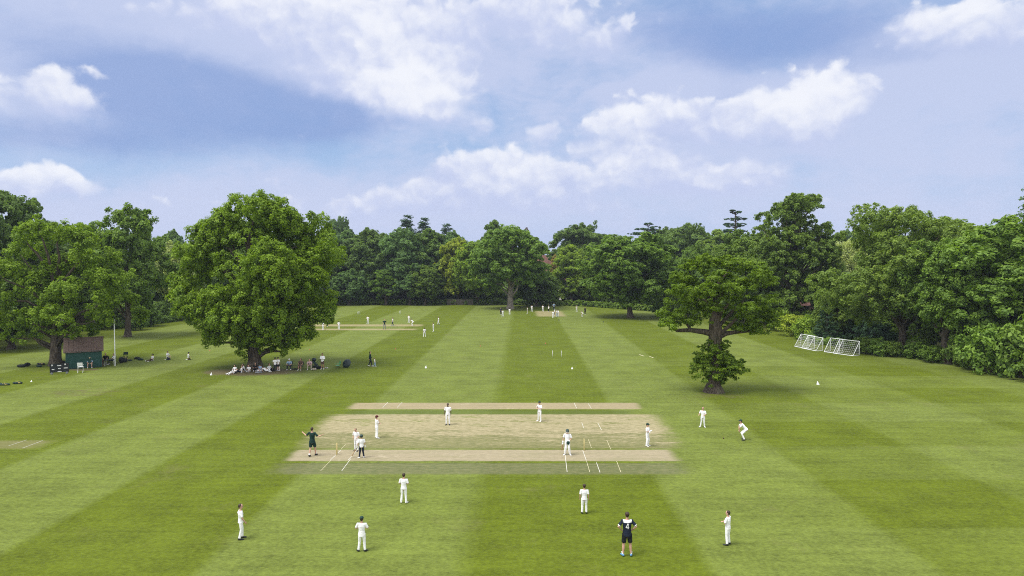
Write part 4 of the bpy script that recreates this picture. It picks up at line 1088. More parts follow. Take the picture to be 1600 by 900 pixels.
def make_round(name, seed, W, H, zb, K, leaf=.40, bark='bark', tr=.42, **k):
    rg = random.Random(seed); lk = {q: k.pop(q) for q in ('cden', 'npc', 'clump', 'inner', 'up', 'flat', 'cull') if q in k}
    lb = broad_lobes(rg, W, H, zb, K, **k)
    bm = bmn()
    hh = zb + (H - zb) * .55
    path = [(0, 0, -.4), (0, 0, .15), (.05, 0, 1.0), (.1, .05, zb * .9 + .6), (.15 * rg.uniform(-1, 1), .1, zb + (H - zb) * .3), (0, .1, hh)]
    limbs(bm, None, path, [tr * 1.9, tr * 1.45, tr * 1.05, tr * .9, tr * .6, tr * .25], [l[:3] for l in lb[1::2]], rg, tr * .38)
    arch(name, W, H, leaf_mesh(name, lb, seed, leaf, **lk), bm, bark)
make_round('round_a', 1, 14, 18, 1.9, 46)
make_round('round_b', 2, 13, 18, 1.4, 44, irr=.28)
make_round('round_c', 3, 11, 18, .9, 42, irr=.22, pear=.15)
make_round('loose_a', 4, 13, 18, 3.0, 30, irr=.24, lr=(.19, .30), cden=.85, inner=.2)
make_round('low_a', 5, 13, 14, .9, 40, irr=.22)
make_round('plane', 6, 13.5, 18, 3.6, 40, irr=.25, bark='pale_bark', tr=.5, cden=.8, inner=.2)
make_round('slim', 7, 8, 18, 1.2, 36, irr=.25)
def make_cone(name, seed, W=5, H=18):
    rg = random.Random(seed); lb = []
    for i in range(46):
        u = (i + .5) / 46; z = 1.2 + (H - 2.0) * u; r = W / 2 * (1 - u) ** .85 + .12; a = i * 2.4
        l = max(.28, r * .5); lb.append((math.cos(a) * r * .6, math.sin(a) * r * .6, z, l, l, l * .75))
    lb.append((0, 0, H - .5, .22, .22, .8))
    bm = bmn(); tube(bm, [(0, 0, -.4), (0, 0, 3), (0, 0, H - 1)], [.35, .28, .05], 8)
    arch(name, W, H, leaf_mesh(name, lb, seed, .34, .6, 1.0, 24, .25, up=.1), bm)
make_cone('conifer', 8)
def make_cedar(name, seed, W, H, tiers, z0):
    rg = random.Random(seed); lb = []; bm = bmn()
    tube(bm, [(0, 0, -.4), (0, 0, H * .4), (.1, 0, H * .8), (0, 0, H - .3)], [.55, .4, .22, .06], 10)
    for k in range(tiers):
        f = k / max(1, tiers - 1); z = z0 + (H - z0 - .4) * f; r = W / 2 * (1 - .62 * f ** 1.6) * rg.uniform(.8, 1.08)
        for i in range(5):
            a = k * 1.3 + i * 2 * math.pi / 5 + rg.uniform(-.3, .3); rr = r * rg.uniform(.55, .85)
            x, y = math.cos(a) * rr * .75, math.sin(a) * rr * .75
            lb.append((x, y, z + rg.uniform(-.2, .3), rr * .48, rr * .48, .22))
            tube(bm, [(0, 0, z - .6), (x * .6, y * .6, z - .25), (x * 1.2, y * 1.2, z - .05)], [.1, .07, .03], 6)
    arch(name, W, H, leaf_mesh(name, lb, seed, .36, .34, 1.6, 30, .1, up=.6, flat=.4, sub=0), bm)
make_cedar('cedar_tiered', 9, 9, 18, 7, 9.5)
make_cedar('cedar_flat', 10, 11, 18, 3, 15.2)
def make_willow(name, seed, W=12, H=15):
    rg = random.Random(seed); lb = []
    for i in range(60):
        a = i * 2.39996; u = (i + .5) / 60; r = W / 2 * math.sqrt(u) * .9; z = H - 1.5 - (H * .35) * u ** 1.6
        for q in range(3): lb.append((math.cos(a) * r, math.sin(a) * r, z - q * 2.0 * (.5 + u), .75, .75, 1.35))
    bm = bmn(); limbs(bm, None, [(0, 0, -.4), (0, 0, 2), (.2, 0, H * .55)], [.6, .45, .3], [l[:3] for l in lb[::9]], rg, .14)
    arch(name, W, H, leaf_mesh(name, lb, seed, .36, .6, .8, 20, .2, up=.2, flat=1.5), bm)
make_willow('willow', 12)
def make_bush(name, seed, W=4, H=3, K=22, leaf=.26):
    rg = random.Random(seed); lb = broad_lobes(rg, W, H, -.2, K, irr=.28, lr=(.22, .4))
    bm = bmn(); limbs(bm, None, [(0, 0, -.2), (0, 0, .3), (.1, 0, H * .5)], [.14, .1, .06], [l[:3] for l in lb[1::3]], rg, .04, 5)
    arch(name, W, H, leaf_mesh(name, lb, seed, leaf, .42, 2.8, 26, .25), bm)
make_bush('bush_a', 13); make_bush('bush_b', 14, 4, 3, 16, .32)

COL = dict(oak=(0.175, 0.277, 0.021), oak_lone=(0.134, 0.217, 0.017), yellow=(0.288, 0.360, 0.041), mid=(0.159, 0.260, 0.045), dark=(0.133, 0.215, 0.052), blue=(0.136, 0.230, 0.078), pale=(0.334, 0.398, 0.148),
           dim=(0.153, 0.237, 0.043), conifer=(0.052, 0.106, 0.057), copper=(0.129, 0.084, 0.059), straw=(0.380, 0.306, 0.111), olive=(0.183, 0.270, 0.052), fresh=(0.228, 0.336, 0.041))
def put_tree(a, label, cat, loc, w, h, col, rz=None, group=None, name='tree', parts=('trunk', 'crown')):
    W, H, cme, tme = ARCH[a]
    t = thing(name, label, cat, loc, rnd.uniform(0, 6.28) if rz is None else rz, group, (w / W, w / W, h / H))
    o = bpy.data.objects.new(parts[0], tme); C.objects.link(o); o.parent = t
    o = bpy.data.objects.new(parts[1], cme); C.objects.link(o); o.parent = t
    c = COL[col]; k = rnd.uniform(.93, 1.07); o.color = (c[0] * k, c[1] * k * rnd.uniform(.98, 1.02), c[2] * k, 1)
    return t
def tree(a, x, Z, top, wpx, col, label, cat='tree', group=None, name='tree', rz=None):
    p = P(x, 450, Z); g = hz(p.x, Z); zt = P(x, top, Z).z
    return put_tree(a, label, cat, (p.x, Z, g), wpx * Z / F, (zt - g) * 1.02, col, rz, group, name)
TL, TB, TR_ = 'trees along the left edge of the field', 'trees along the far edge of the field', 'trees along the right edge of the field'
tree('round_b', -12, 104, 296, 130, 'dark', 'tall dark tree cut by the left edge of the photo, rising above the left oak', group=TL)
tree('round_c', 15, 93, 415, 120, 'dark', 'dark low-branched tree behind the kit bags at the left edge', group=TL)
tree('slim', 60, 118, 326, 66, 'dark', 'narrow dark tree peeping over the left shoulder of the left oak', group=TL)
tree('loose_a', 198, 108, 333, 128, 'mid', 'loose-topped tree with sparse upper twigs behind the flagpole', group=TL, rz=1.0)
tree('round_b', 125, 122, 372, 130, 'dark', 'dark tree filling the gap between left oak and the loose-topped tree', group=TL)
tree('plane', 283, 138, 386, 74, 'pale', 'pale green tree with a bare pale trunk just left of the big tree', group=TL)
tree('round_a', 243, 150, 372, 70, 'mid', 'mid-green tree between the loose-topped tree and the pale-trunked one', group=TL)
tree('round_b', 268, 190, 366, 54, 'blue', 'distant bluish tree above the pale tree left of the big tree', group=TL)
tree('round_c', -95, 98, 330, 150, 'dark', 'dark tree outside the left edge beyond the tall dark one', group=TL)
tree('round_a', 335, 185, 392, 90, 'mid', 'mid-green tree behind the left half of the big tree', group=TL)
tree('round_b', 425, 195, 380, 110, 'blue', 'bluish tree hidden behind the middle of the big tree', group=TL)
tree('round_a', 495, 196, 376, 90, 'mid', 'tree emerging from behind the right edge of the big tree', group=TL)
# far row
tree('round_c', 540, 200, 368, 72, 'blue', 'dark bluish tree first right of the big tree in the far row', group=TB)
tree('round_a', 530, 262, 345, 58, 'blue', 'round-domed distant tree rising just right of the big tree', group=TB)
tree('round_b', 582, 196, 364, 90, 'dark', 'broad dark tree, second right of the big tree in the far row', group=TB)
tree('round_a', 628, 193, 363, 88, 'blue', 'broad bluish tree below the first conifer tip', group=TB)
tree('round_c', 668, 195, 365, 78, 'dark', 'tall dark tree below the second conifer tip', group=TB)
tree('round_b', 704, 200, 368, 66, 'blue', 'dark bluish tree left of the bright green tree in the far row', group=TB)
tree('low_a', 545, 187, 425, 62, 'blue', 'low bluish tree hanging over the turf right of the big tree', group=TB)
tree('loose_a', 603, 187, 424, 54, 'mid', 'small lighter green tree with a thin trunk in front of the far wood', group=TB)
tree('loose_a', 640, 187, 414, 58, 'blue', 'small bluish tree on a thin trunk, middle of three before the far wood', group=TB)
tree('round_b', 664, 186, 418, 50, 'dim', 'small dark tree on a thin trunk, right of three before the far wood', group=TB)
tree('conifer', 636, 228, 341, 74, 'conifer', 'pointed conifer tip, left and tallest of three above the far wood', group='conifer tips above the far wood')
tree('conifer', 662, 231, 345, 70, 'conifer', 'pointed conifer tip, middle one of three above the far wood', group='conifer tips above the far wood')
tree('conifer', 698, 236, 354, 70, 'conifer', 'broad conifer tip, right and lowest of three above the far wood', group='conifer tips above the far wood')
tree('round_b', 716, 192, 378, 64, 'yellow', 'bright yellowish-green tree left of the fence in the far row', group=TB)
tree('round_a', 746, 189, 380, 78, 'fresh', 'fresh green tree with reddish trunk behind the wooden fence', group=TB)
tree('round_c', 775, 216, 352, 62, 'dark', 'dark domed treetop behind the pale-trunked tree', group=TB)
tree('plane', 797, 171, 361, 122, 'mid', "large mid-green tree with a pale trunk at the centre of the far edge", group=TB, rz=.6)
tree('slim', 825, 244, 364, 24, 'copper', 'small copper-brown treetop left of the house roof', group=TB)
tree('low_a', 838, 182, 424, 66, 'dark', 'dark holly-like tree right of the pale trunk', group=TB)
tree('slim', 868, 206, 403, 19, 'straw', 'narrow straw-yellow tree beside the white gable', group=TB)
tree('round_b', 905, 226, 357, 96, 'dark', 'dark domed tree with a knob on top, right of the house roof', group=TB)
tree('slim', 927, 230, 354, 26, 'dark', 'dark knob-like treetop on the right shoulder of the dark domed tree', group=TB)
tree('round_c', 893, 189, 388, 66, 'fresh', 'fresh green tree left of the large field tree', group=TB)
tree('round_a', 936, 196, 384, 70, 'mid', 'mid-green tree filling in behind the left side of the large field tree', group=TB)
tree('round_a', 985, 145, 370, 142, 'mid', 'large dense tree standing out on the field, left of the lone oak', group=TB, rz=2.2)
tree('cedar_flat', 1012, 240, 350, 66, 'conifer', 'flat-topped cedar poking above the large field tree', group=TB)
tree('round_b', 1042, 222, 362, 80, 'dark', 'dark wood-edge tree right of the flat-topped cedar', group=TB)
tree('round_a', 1075, 212, 356, 100, 'dark', 'broad dark tree between the two cedars', group=TB)
tree('low_a', 1083, 172, 388, 62, 'mid', 'small rounded tree just left of the lone oak crown', group=TB)
tree('round_c', 1118, 200, 366, 80, 'olive', 'greyish-olive tree below the tiered cedar', group=TB)
tree('cedar_tiered', 1148, 222, 331, 74, 'conifer', 'tiered cedar silhouetted against the sky left of the tall right tree', group=TB)
# right side
tree('round_a', 1168, 132, 366, 120, 'dim', 'dark broad tree behind the lone oak, left of the tall right tree', group=TR_)
tree('willow', 1330, 165, 376, 96, 'pale', 'pale weeping willow left of the big spreading right tree', group=TR_)
tree('conifer', 1340, 300, 355, 50, 'conifer', 'small distant conifer on the skyline above the willow', group=TR_)
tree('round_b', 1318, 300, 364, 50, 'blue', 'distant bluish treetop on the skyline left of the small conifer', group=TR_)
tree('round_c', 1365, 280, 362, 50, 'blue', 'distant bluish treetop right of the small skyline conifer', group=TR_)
tree('low_a', 1310, 104, 436, 70, 'olive', 'olive bushy tree behind the goals and before the willow', group=TR_)
tree('conifer', 1293, 100, 470, 46, 'conifer', 'dark conical evergreen directly behind the goals', group=TR_)
tree('round_b', 1478, 104, 352, 150, 'dim', 'dark treetop behind the big spreading right tree', group=TR_)
tree('round_a', 1582, 78, 352, 230, 'mid', 'leafy tree filling the right edge of the photo', group=TR_, rz=.4)
tree('conifer', 1604, 96, 300, 74, 'blue', 'tall bluish conifer cut by the right edge of the photo', group=TR_)
tree('round_c', 1680, 82, 340, 180, 'dim', 'dark tree just outside the right edge', group=TR_)
tree('round_b', 1560, 100, 372, 120, 'dark', 'dark tree behind the leafy tree at the right edge', group=TR_)
tree('round_c', 1370, 118, 440, 100, 'dim', 'dark low tree under the left boughs of the big spreading right tree', group=TR_)

def hero(name, label, cat, loc, lobes, path, rad, targets, seed, col, leaf=.30, bark='bark', rl=.2, group=None, lo_=.35, hi_=.7, **k):
    t = thing(name, label, cat, loc, 0, group)
    rg = random.Random(seed); bm = bmn()
    limbs(bm, None, path, rad, targets, rg, rl, 8, lo_, hi_)
    obj('trunk', bm, M(bark), t, True)
    o = link('crown', leaf_mesh('crown', lobes, seed, leaf, **k), M('foliage'), t, False)
    o.color = (*COL[col], 1)
    return t
# -- the big tree (19.9 m high, 19 m wide)
rg = random.Random(40)
g = G(398, 575); BT = g
def pxl(x, y, Zr, dy=0):                # photo survey point -> tree's own axes
    p = P(x, y, Zr); return p
Zb = g.y
lob = []
sil = [(300, 390, 3.0), (286, 430, 2.6), (300, 470, 2.6), (322, 500, 2.0), (338, 345, 2.8), (372, 318, 2.3), (410, 316, 2.4), (452, 325, 2.7), (490, 352, 2.8), (512, 392, 2.8), (505, 440, 2.8), (492, 485, 2.4), (470, 520, 1.9), (326, 525, 1.1), (455, 538, 1.0), (366, 500, 2.4), (372, 530, 1.6), (388, 548, 1.0), (420, 515, 1.9), (426, 545, .8), (440, 497, 2.2), (345, 470, 2.7)]
for (x, y, r) in sil:
    p = P(x, y, Zb); lob.append((p.x - g.x, rg.uniform(-1.5, 1.5), p.z, r, r, r * .8))
for i in range(34):                       # front, inside and back of the crown
    a = rg.uniform(0, 6.28); u = rg.uniform(-.8, .95); ca = math.sqrt(1 - u * u)
    R_ = 8.6 - (1.5 if u < -.3 else 0); r = rg.uniform(1.5, 2.5)
    lob.append((math.cos(a) * ca * (R_ - r * .7), math.sin(a) * ca * (R_ - r * .7), 11.6 + u * (7.4 - r * .5), r, r, r * .78))
lob.append((0, 0, 12, 4.8, 4.8, 5.0))
for (x, y, r, dy) in [(398, 520, 1.5, -2.6), (378, 510, 1.7, -3.2), (380, 534, 1.0, -1.2), (410, 530, .95, -1.5), (432, 520, 1.5, -3), (350, 505, 1.7, -2.5), (336, 520, 1.3, -.6), (446, 518, 1.5, -1.5), (462, 505, 1.6, -2.8), (410, 495, 2.0, -4), (372, 490, 2.0, -4.6), (445, 480, 2.0, -4.6), (326, 500, 1.7, -1), (480, 505, 1.5, 0), (318, 480, 2.0, -2), (437, 548, .5, -.2), (320, 535, .7, .3), (458, 530, 1.1, .4), (405, 510, 1.8, 2.5), (360, 515, 1.7, 2.5), (440, 512, 1.7, 2.5)]:
    p = P(x, y, Zb); lob.append((p.x - g.x, dy, p.z, r, r, r * .8))
lob = [(l[0] * .875, l[1] * .9, 2.6 + (l[2] - 2.6) * .935, l[3] * .93, l[4] * .93, l[5] * .93) for l in lob]
for (x, y, r, dy) in [(330, 520, .9, 0), (345, 520, 1.1, -1.5), (333, 536, .5, 0), (455, 538, .9, -.6), (478, 522, 1.2, .3), (497, 500, 1.2, 0), (450, 548, .5, -.6), (512, 470, 1.2, 0), (466, 530, .9, -1)]:
    p = P(x, y, Zb); lob.append((p.x - g.x, dy, p.z, r, r, r * .85))
hero('tree', 'huge round-crowned tree with people resting in its shade', 'tree', g, lob,
     [(0, 0, -.4), (0, 0, .1), (.0, 0, .8), (-.05, 0, 3.0), (-.3, .1, 7), (-.6, .2, 11), (-.4, .1, 15)], [1.30, .95, .74, .66, .52, .36, .15], [l[:3] for l in lob[::2]], 41, 'oak', .26, cden=1.5, npc=54, clump=.50, inner=.2, rl=.22, lo_=.55, hi_=.8)
# -- the lone oak, with its bare bent bough and leafy skirt
g = G(1115, 612.5); Zo = g.y; lob = []
sil = [(1050, 492, .9), (1068, 470, 1.1), (1056, 450, 1.0), (1070, 432, 1.1), (1085, 415, 1.0), (1108, 408, 1.0), (1130, 408, 1.0), (1155, 412, 1.0), (1180, 420, 1.1), (1196, 440, 1.1), (1190, 470, 1.1), (1196, 500, .9), (1170, 505, .9), (1150, 480, 1.1), (1125, 460, 1.2), (1100, 450, 1.2), (1090, 480, 1.0), (1160, 445, 1.3), (1140, 430, 1.2), (1036, 500, .6), (1075, 500, .7), (1180, 515, .5), (1205, 485, .6), (1150, 510, .7)]
for (x, y, r) in sil:
    p = P(x, y, Zo)
    for q in range(2): lob.append((p.x - g.x, rg.uniform(-2.6, 2.6) * (1 - .5 * (q == 0)), p.z + rg.uniform(-.2, .2), r * 1.05, r * 1.05, r * .62))
for (x, y, r) in [(1118, 548, .7), (1108, 540, .5), (1105, 570, .9), (1090, 582, .55), (1130, 575, .9), (1150, 572, .7), (1120, 592, .7), (1160, 582, .4), (1112, 558, .8), (1138, 590, .5)]:
    p = P(x, y, Zo); lob.append((p.x - g.x, rg.uniform(-.7, .5), p.z, r, r * 1.1, r * .75))
for (x, y, r, dy) in [(1070, 484, 1.0, -.8), (1094, 494, .8, -1.2), (1058, 500, .7, .3), (1116, 478, 1.0, -1.6), (1182, 488, 1.0, -.6), (1160, 496, .9, -1.2), (1142, 470, 1.1, -1.8), (1090, 460, 1.2, -1.8), (1130, 445, 1.2, -2), (1110, 428, 1.1, -1.8), (1165, 430, 1.1, -1.6), (1080, 440, 1.0, 1.2), (1085, 500, .6, .8), (1150, 498, .8, .9), (1185, 505, .7, .2), (1100, 470, 1.2, 1.5), (1140, 485, 1.1, 1.5),
   (1104, 556, .75, -.4), (1126, 560, .85, -.6), (1096, 578, .8, -.2), (1144, 578, .85, -.2), (1116, 580, .95, -.8), (1132, 590, .7, -.7), (1106, 592, .6, -.6), (1118, 540, .6, -.3), (1112, 545, .7, -.5), (1126, 548, .65, -.5), (1104, 553, .55, -.2), (1132, 537, .4, .1), (1098, 545, .35, 0), (1122, 570, 1.0, .7), (1100, 565, .8, .6), (1140, 566, .8, .6), (1155, 576, .7, 0), (1090, 570, .6, 0)]:
    p = P(x, y, Zo); lob.append((p.x - g.x, dy, p.z, r, r, r * .7))
for (x, y, r, dy) in [(1034, 488, .5, 0), (1030, 506, .45, -.3), (1044, 470, .5, .3), (1060, 425, .5, 0), (1078, 405, .5, .2), (1100, 398, .5, -.3), (1140, 400, .5, .3), (1168, 404, .5, 0), (1192, 412, .5, .2), (1207, 432, .45, 0), (1210, 462, .5, .2), (1208, 505, .45, 0), (1196, 520, .4, -.3), (1050, 508, .5, -.5)]:
    p = P(x, y, Zo); lob.append((p.x - g.x, dy, p.z, r * 1.2, r, r * .6))
lob = [(l[0] * .98, l[1], 4.2 + (l[2] - 4.2) * .965 if l[2] > 4.2 else l[2], l[3], l[4], l[5]) for l in lob]
lob = [(l[0], l[1], l[2], l[3] * 1.12, l[4] * 1.12, l[5] * 1.6) if l[2] < 5.0 and abs(l[0]) < 2.8 else l for l in lob]
def L3(x, y, dy=0): p = P(x, y, Zo); return (p.x - g.x, dy, p.z)
oak = hero('tree', 'lone flat-topped oak with a bent bare bough and a leafy skirt round its trunk', 'tree', g, lob,
     [(0, 0, -.3), (0, 0, .05), (.0, 0, .7), (.1, 0, 2.2), L3(1117, 540), L3(1118, 515), L3(1116, 490), L3(1120, 450)], [1.25, .98, .66, .55, .60, .62, .42, .15], [L3(1095, 440, .3), L3(1150, 440, .4), L3(1135, 420, -.6), L3(1080, 455, -.8), L3(1170, 465, .8), L3(1105, 425, 1.4), L3(1090, 470, 1.5), L3(1160, 485, -1.2), L3(1130, 470, -1.4)], 43, 'oak_lone', .20, cden=3.0, npc=48, clump=.34, flat=.6, inner=.2, rl=.2, up=.45, sub=.75, sub_n=6, sub_z=.55, lo_=.66, hi_=.86)
bm = bmn()
tube(bm, [L3(1117, 522), L3(1100, 518.5), L3(1080, 516), L3(1058, 516.5), L3(1046, 510), L3(1040, 500)], [.34, .27, .21, .17, .13, .05], 9)
tube(bm, [L3(1119, 528), L3(1135, 521), L3(1150, 519), L3(1168, 517.5), L3(1190, 520)], [.30, .22, .18, .13, .06], 9)
tube(bm, [L3(1080, 516), L3(1072, 505), L3(1070, 490)], [.14, .10, .04], 7)
tube(bm, [L3(1116, 500), L3(1100, 480, .2), L3(1088, 460, .3)], [.24, .16, .05], 8)
obj('bough', bm, M('bark'), oak, True)
# -- the left oak beside the shed
g = G(87, 571); Zl = g.y; lob = []
for (x, y, r) in [(20, 420, 2.0), (30, 390, 1.8), (50, 365, 1.7), (80, 352, 1.7), (110, 360, 1.7), (135, 375, 1.6), (150, 400, 1.8), (170, 430, 1.8), (182, 465, 1.5), (175, 500, 1.4), (150, 500, 1.5), (120, 490, 1.7), (10, 460, 2.1), (15, 500, 1.8), (40, 510, 1.7), (70, 500, 1.8), (95, 470, 2.0), (60, 440, 2.1), (100, 420, 2.1), (135, 450, 2.0), (90, 525, 1.3), (60, 530, 1.0), (110, 530, 1.0), (30, 530, 1.0), (140, 520, 1.0)]:
    p = P(x, y, Zl); lob.append((p.x - g.x, rg.uniform(-3.2, .5), p.z, r, r, r * .75))
    lob.append((p.x - g.x + rg.uniform(-.6, .6), rg.uniform(0, 5), p.z + rg.uniform(-.6, .4), r, r, r * .75))
lob = [(l[0] * .94, l[1] + (.8 if l[2] < 5.5 else 0), l[2] * .97 + (.5 if l[2] < 5.5 else 0), l[3] * .92, l[4] * .92, l[5] * .92) for l in lob]
hero('tree', 'spreading oak directly behind the green shed', 'tree', g, lob, [(0, 0, -.3), (0, 0, .1), (0, 0, .8), (.1, 0, 3), (.2, 0, 6.5), (.3, 0, 11)], [1.05, .76, .60, .52, .38, .2], [l[:3] for l in lob[::2]], 44, 'oak', .27, cden=1.3, npc=50, clump=.48, inner=.2, group=TL, lo_=.5, hi_=.75)
# -- the tall tree on the right with a gappy top
Zt = 120; p0 = P(1232, 450, Zt); g = Vector((p0.x, Zt, 0)); lob = []
for (x, y, r) in [(1222, 325, 1.5), (1240, 318, 1.6), (1262, 320, 1.5), (1272, 312, .7), (1210, 340, 1.3), (1195, 352, .9), (1185, 358, .6), (1232, 345, 1.7), (1225, 370, 1.8), (1262, 372, 1.5), (1285, 360, 1.3), (1296, 375, 1.3), (1280, 395, 1.8), (1240, 400, 2.3), (1200, 385, 1.7), (1290, 420, 1.8), (1270, 440, 2.3), (1215, 430, 2.3), (1185, 415, 1.8), (1255, 350, 1.4), (1278, 385, 1.4), (1240, 380, 1.6), (1210, 400, 1.7), (1200, 365, 1.0), (1262, 400, 1.7), (1225, 410, 1.8), (1245, 330, 1.3), (1290, 395, 1.3), (1295, 440, 1.4), (1245, 465, 2.5), (1205, 475, 2.2), (1280, 470, 1.8), (1225, 500, 1.8), (1255, 500, 1.6)]:
    p = P(x, y, Zt); k_ = 1.1 if y < 380 else 1.3
    lob.append((p.x - g.x, rg.uniform(-3, -.5), p.z, r * k_, r * k_, r * .85)); lob.append((p.x - g.x + rg.uniform(-1.0, 1.0), rg.uniform(0, 3), p.z + rg.uniform(-.8, .4), r * k_, r * k_, r * .8))
hero('tree', 'tallest tree on the right, with an open gappy top above the lone oak', 'tree', g, lob, [(0, 0, -.3), (0, 0, .5), (.1, 0, 4), (.3, 0, 9), (.8, 0, 15), (1.2, 0, 20)], [.9, .7, .6, .5, .35, .12], [l[:3] for l in lob[::2]], 45, 'dim', .34, cden=1.2, npc=48, clump=.50, inner=.2, group=TR_)
# -- the two spreading trees of the right edge
def side_tree(base, cx, top, bot, wpx, label, seed, col, lean=0, cut=False):
    g = G(*base); Z = g.y; rg = random.Random(seed); lob = []
    c = P(cx, (top + bot) / 2, Z); rx = wpx / 2 * Z / F; rz = (bot - top) / 2 * Z / F
    for i in range(52):
        a = i * 2.39996; u = -.9 + 1.86 * (i + .5) / 52; ca = math.sqrt(1 - u * u); r = rg.uniform(.15, .27) * rx
        k = 1 + rg.uniform(-.22, .12)
        if cut and u > -.15 and math.cos(a) * ca < -.48 + .25 * max(0, .5 - u): continue
        lob.append((c.x - g.x + math.cos(a) * ca * (rx - r * .8) * k, 1 + math.sin(a) * ca * (rx * .8 - r * .8) * k, c.z + u * (rz - r * .5) * k, r * 1.1, r * 1.1, r * .95))
    lob.append((c.x - g.x, 1, c.z, rx * .55, rx * .5, rz * .6))
    hero('tree', label, 'tree', g, lob, [(0, 0, -.3), (0, 0, .1), (lean * .2, 0, 1.2), (lean * .6, .1, 3.2), ((c.x - g.x) * .6, .6, 8), ((c.x - g.x), 1, 13)], [.8, .62, .48, .42, .3, .1], [l[:3] for l in lob[::2]], seed, col, .29, cden=1.3, npc=48, clump=.50, inner=.2, group=TR_)
side_tree((1410, 553.5), 1412, 334, 515, 250, 'big spreading light-green tree right of the goals, on a grey trunk', 46, 'olive', cut=True)
side_tree((1480, 567.5), 1515, 366, 540, 190, 'spreading tree on a leaning reddish trunk right of the goals', 47, 'mid', -.5)

# -- shrubs and hedges
SH = 'shrubs along the field edge'
def shrub(x, y, w, top, col, label, a='bush_a', grp=SH):
    g = G(x, y); zt = max(.6, P(x, top, g.y).z)
    return put_tree(a, label, 'shrub', (g.x, g.y, 0), w * g.y / F, zt, col, None, grp, 'shrub', ('stem', 'foliage'))
for i, (x, y, w, top, col, lb) in enumerate([
  (1222, 517, 46, 482, 'fresh', 'bright green rounded shrub left of the goals, furthest along the hedge line'), (1240, 525, 46, 492, 'yellow', 'bright yellowish shrub immediately left of the first goal'),
  (1258, 530, 40, 497, 'fresh', 'bright green shrub right behind the first goal'), (1208, 508, 40, 474, 'mid', 'mid-green shrub right of the oak trunk line, behind the hedge'),
  (1190, 503, 46, 470, 'dim', 'dark shrub behind the right end of the oak crown'), (1150, 500, 60, 462, 'dim', 'dark shrub seen under the oak crown'),
  (1048, 497, 36, 446, 'dim', 'shrub at the right foot of the large field tree'), (1034, 494, 30, 470, 'mid', 'low light shrub between large field tree and oak'), (1075, 498, 40, 455, 'dim', 'dark shrub behind the left boughs of the oak'),
  (1350, 552, 40, 527, 'dim', 'leafy shrub just right of the last goal'), (1375, 556, 36, 530, 'mid', 'second leafy shrub right of the last goal'), (1393, 557, 30, 533, 'dim', 'shrub touching the left of the grey trunk'),
  (1434, 560, 46, 530, 'mid', 'lighter shrub just right of the grey trunk'), (1458, 566, 40, 540, 'mid', 'mid-green shrub left of the leaning trunk'), (1502, 572, 46, 520, 'dim', 'tall dark shrub right of the leaning trunk'),
  (1550, 584, 84, 508, 'mid', 'broad laurel-like bush in front of the right edge trees'), (1595, 590, 90, 505, 'mid', 'broad laurel-like bush at the right edge of the photo'), (1522, 577, 50, 530, 'dim', 'low bush left of the broad laurel bushes'), (1640, 600, 80, 540, 'mid', 'laurel-like bush outside the right edge'),
  (255, 502, 36, 470, 'dark', 'dark shrub left of the pale trunk on the left edge'), (232, 510, 40, 478, 'dark', 'dark shrub in the shade right of the flagpole'), (212, 516, 30, 490, 'dark', 'low dark shrub by the foot of the loose-topped tree'), (272, 497, 26, 478, 'dim', 'small dark shrub just left of the pale bare trunk')]):
    shrub(x, y, w, top, col, lb, 'bush_a' if i % 2 else 'bush_b')
def leaf_strip(pts, hgt, dep, seed, leaf=.34, cden=2.2, npc=24, jit=.25):
    rg = random.Random(seed); lob = []
    for a, b in zip(pts, pts[1:]):
        a, b = Vector(a), Vector(b); n = max(2, int((b - a).length / (hgt * .42)))
        for i in range(n):
            q = a.lerp(b, (i + rg.random() * .7) / n); r = hgt * .36 * rg.uniform(.8, 1.2)
            for zf in (.3, .7): lob.append((q.x + rg.uniform(-jit, jit), q.y + rg.uniform(-dep, dep) * .3, hgt * zf * rg.uniform(.85, 1.1), r, r * 1.1, r))
    return leaf_mesh('leaves', lob, seed, leaf, .4, cden, npc, .2)
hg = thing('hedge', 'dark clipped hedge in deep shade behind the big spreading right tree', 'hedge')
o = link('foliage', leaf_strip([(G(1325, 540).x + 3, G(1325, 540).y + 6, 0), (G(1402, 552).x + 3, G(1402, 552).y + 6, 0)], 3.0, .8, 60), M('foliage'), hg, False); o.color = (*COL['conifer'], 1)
def und(name, pts, hgt, dep, seed, col, **k):
    o = kind(link(name, leaf_strip(pts, hgt, dep, seed, **k), M('foliage'), None, False), 'stuff'); o.color = (*COL[col], 1)
und('undergrowth', [(G(240, 497).x - 2, 140, 0), (-68, 172, 0), (-50, 188.5, 0), (0, 188.5, 0), (20, 181, 0), (36, 160, 0), (40, 146, 0)], 1.3, 1.5, 61, 'dim', leaf=.45, cden=1.8)
und('undergrowth', [(46, 150, 0), (50, 128, 0), (46, 108, 0), (44, 100, 0), (50, 84, 0), (58, 74, 0), (64, 66, 0)], .9, 1.5, 62, 'mid')
und('undergrowth', [(-100, 104, 0), (-78, 112, 0), (-70, 122, 0), (-66, 140, 0)], 1.1, 1.5, 63, 'dark')
und('undergrowth', [(-112, 108, 0), (-88, 119, 0), (-77, 134, 0), (-72, 160, 0), (-66, 186, 0)], 3.2, 2.5, 64, 'dim', leaf=.5, cden=.9)
und('undergrowth', [(-80, 198, 0), (-40, 200, 0), (0, 197, 0), (24, 194, 0), (44, 176, 0), (52, 150, 0)], 3.6, 2.5, 65, 'dim', leaf=.6, cden=.7)
und('undergrowth', [(53, 128, 0), (50, 110, 0), (55, 97, 0), (66, 86, 0), (80, 76, 0)], 3.2, 2.0, 66, 'dim', leaf=.45, cden=.9)
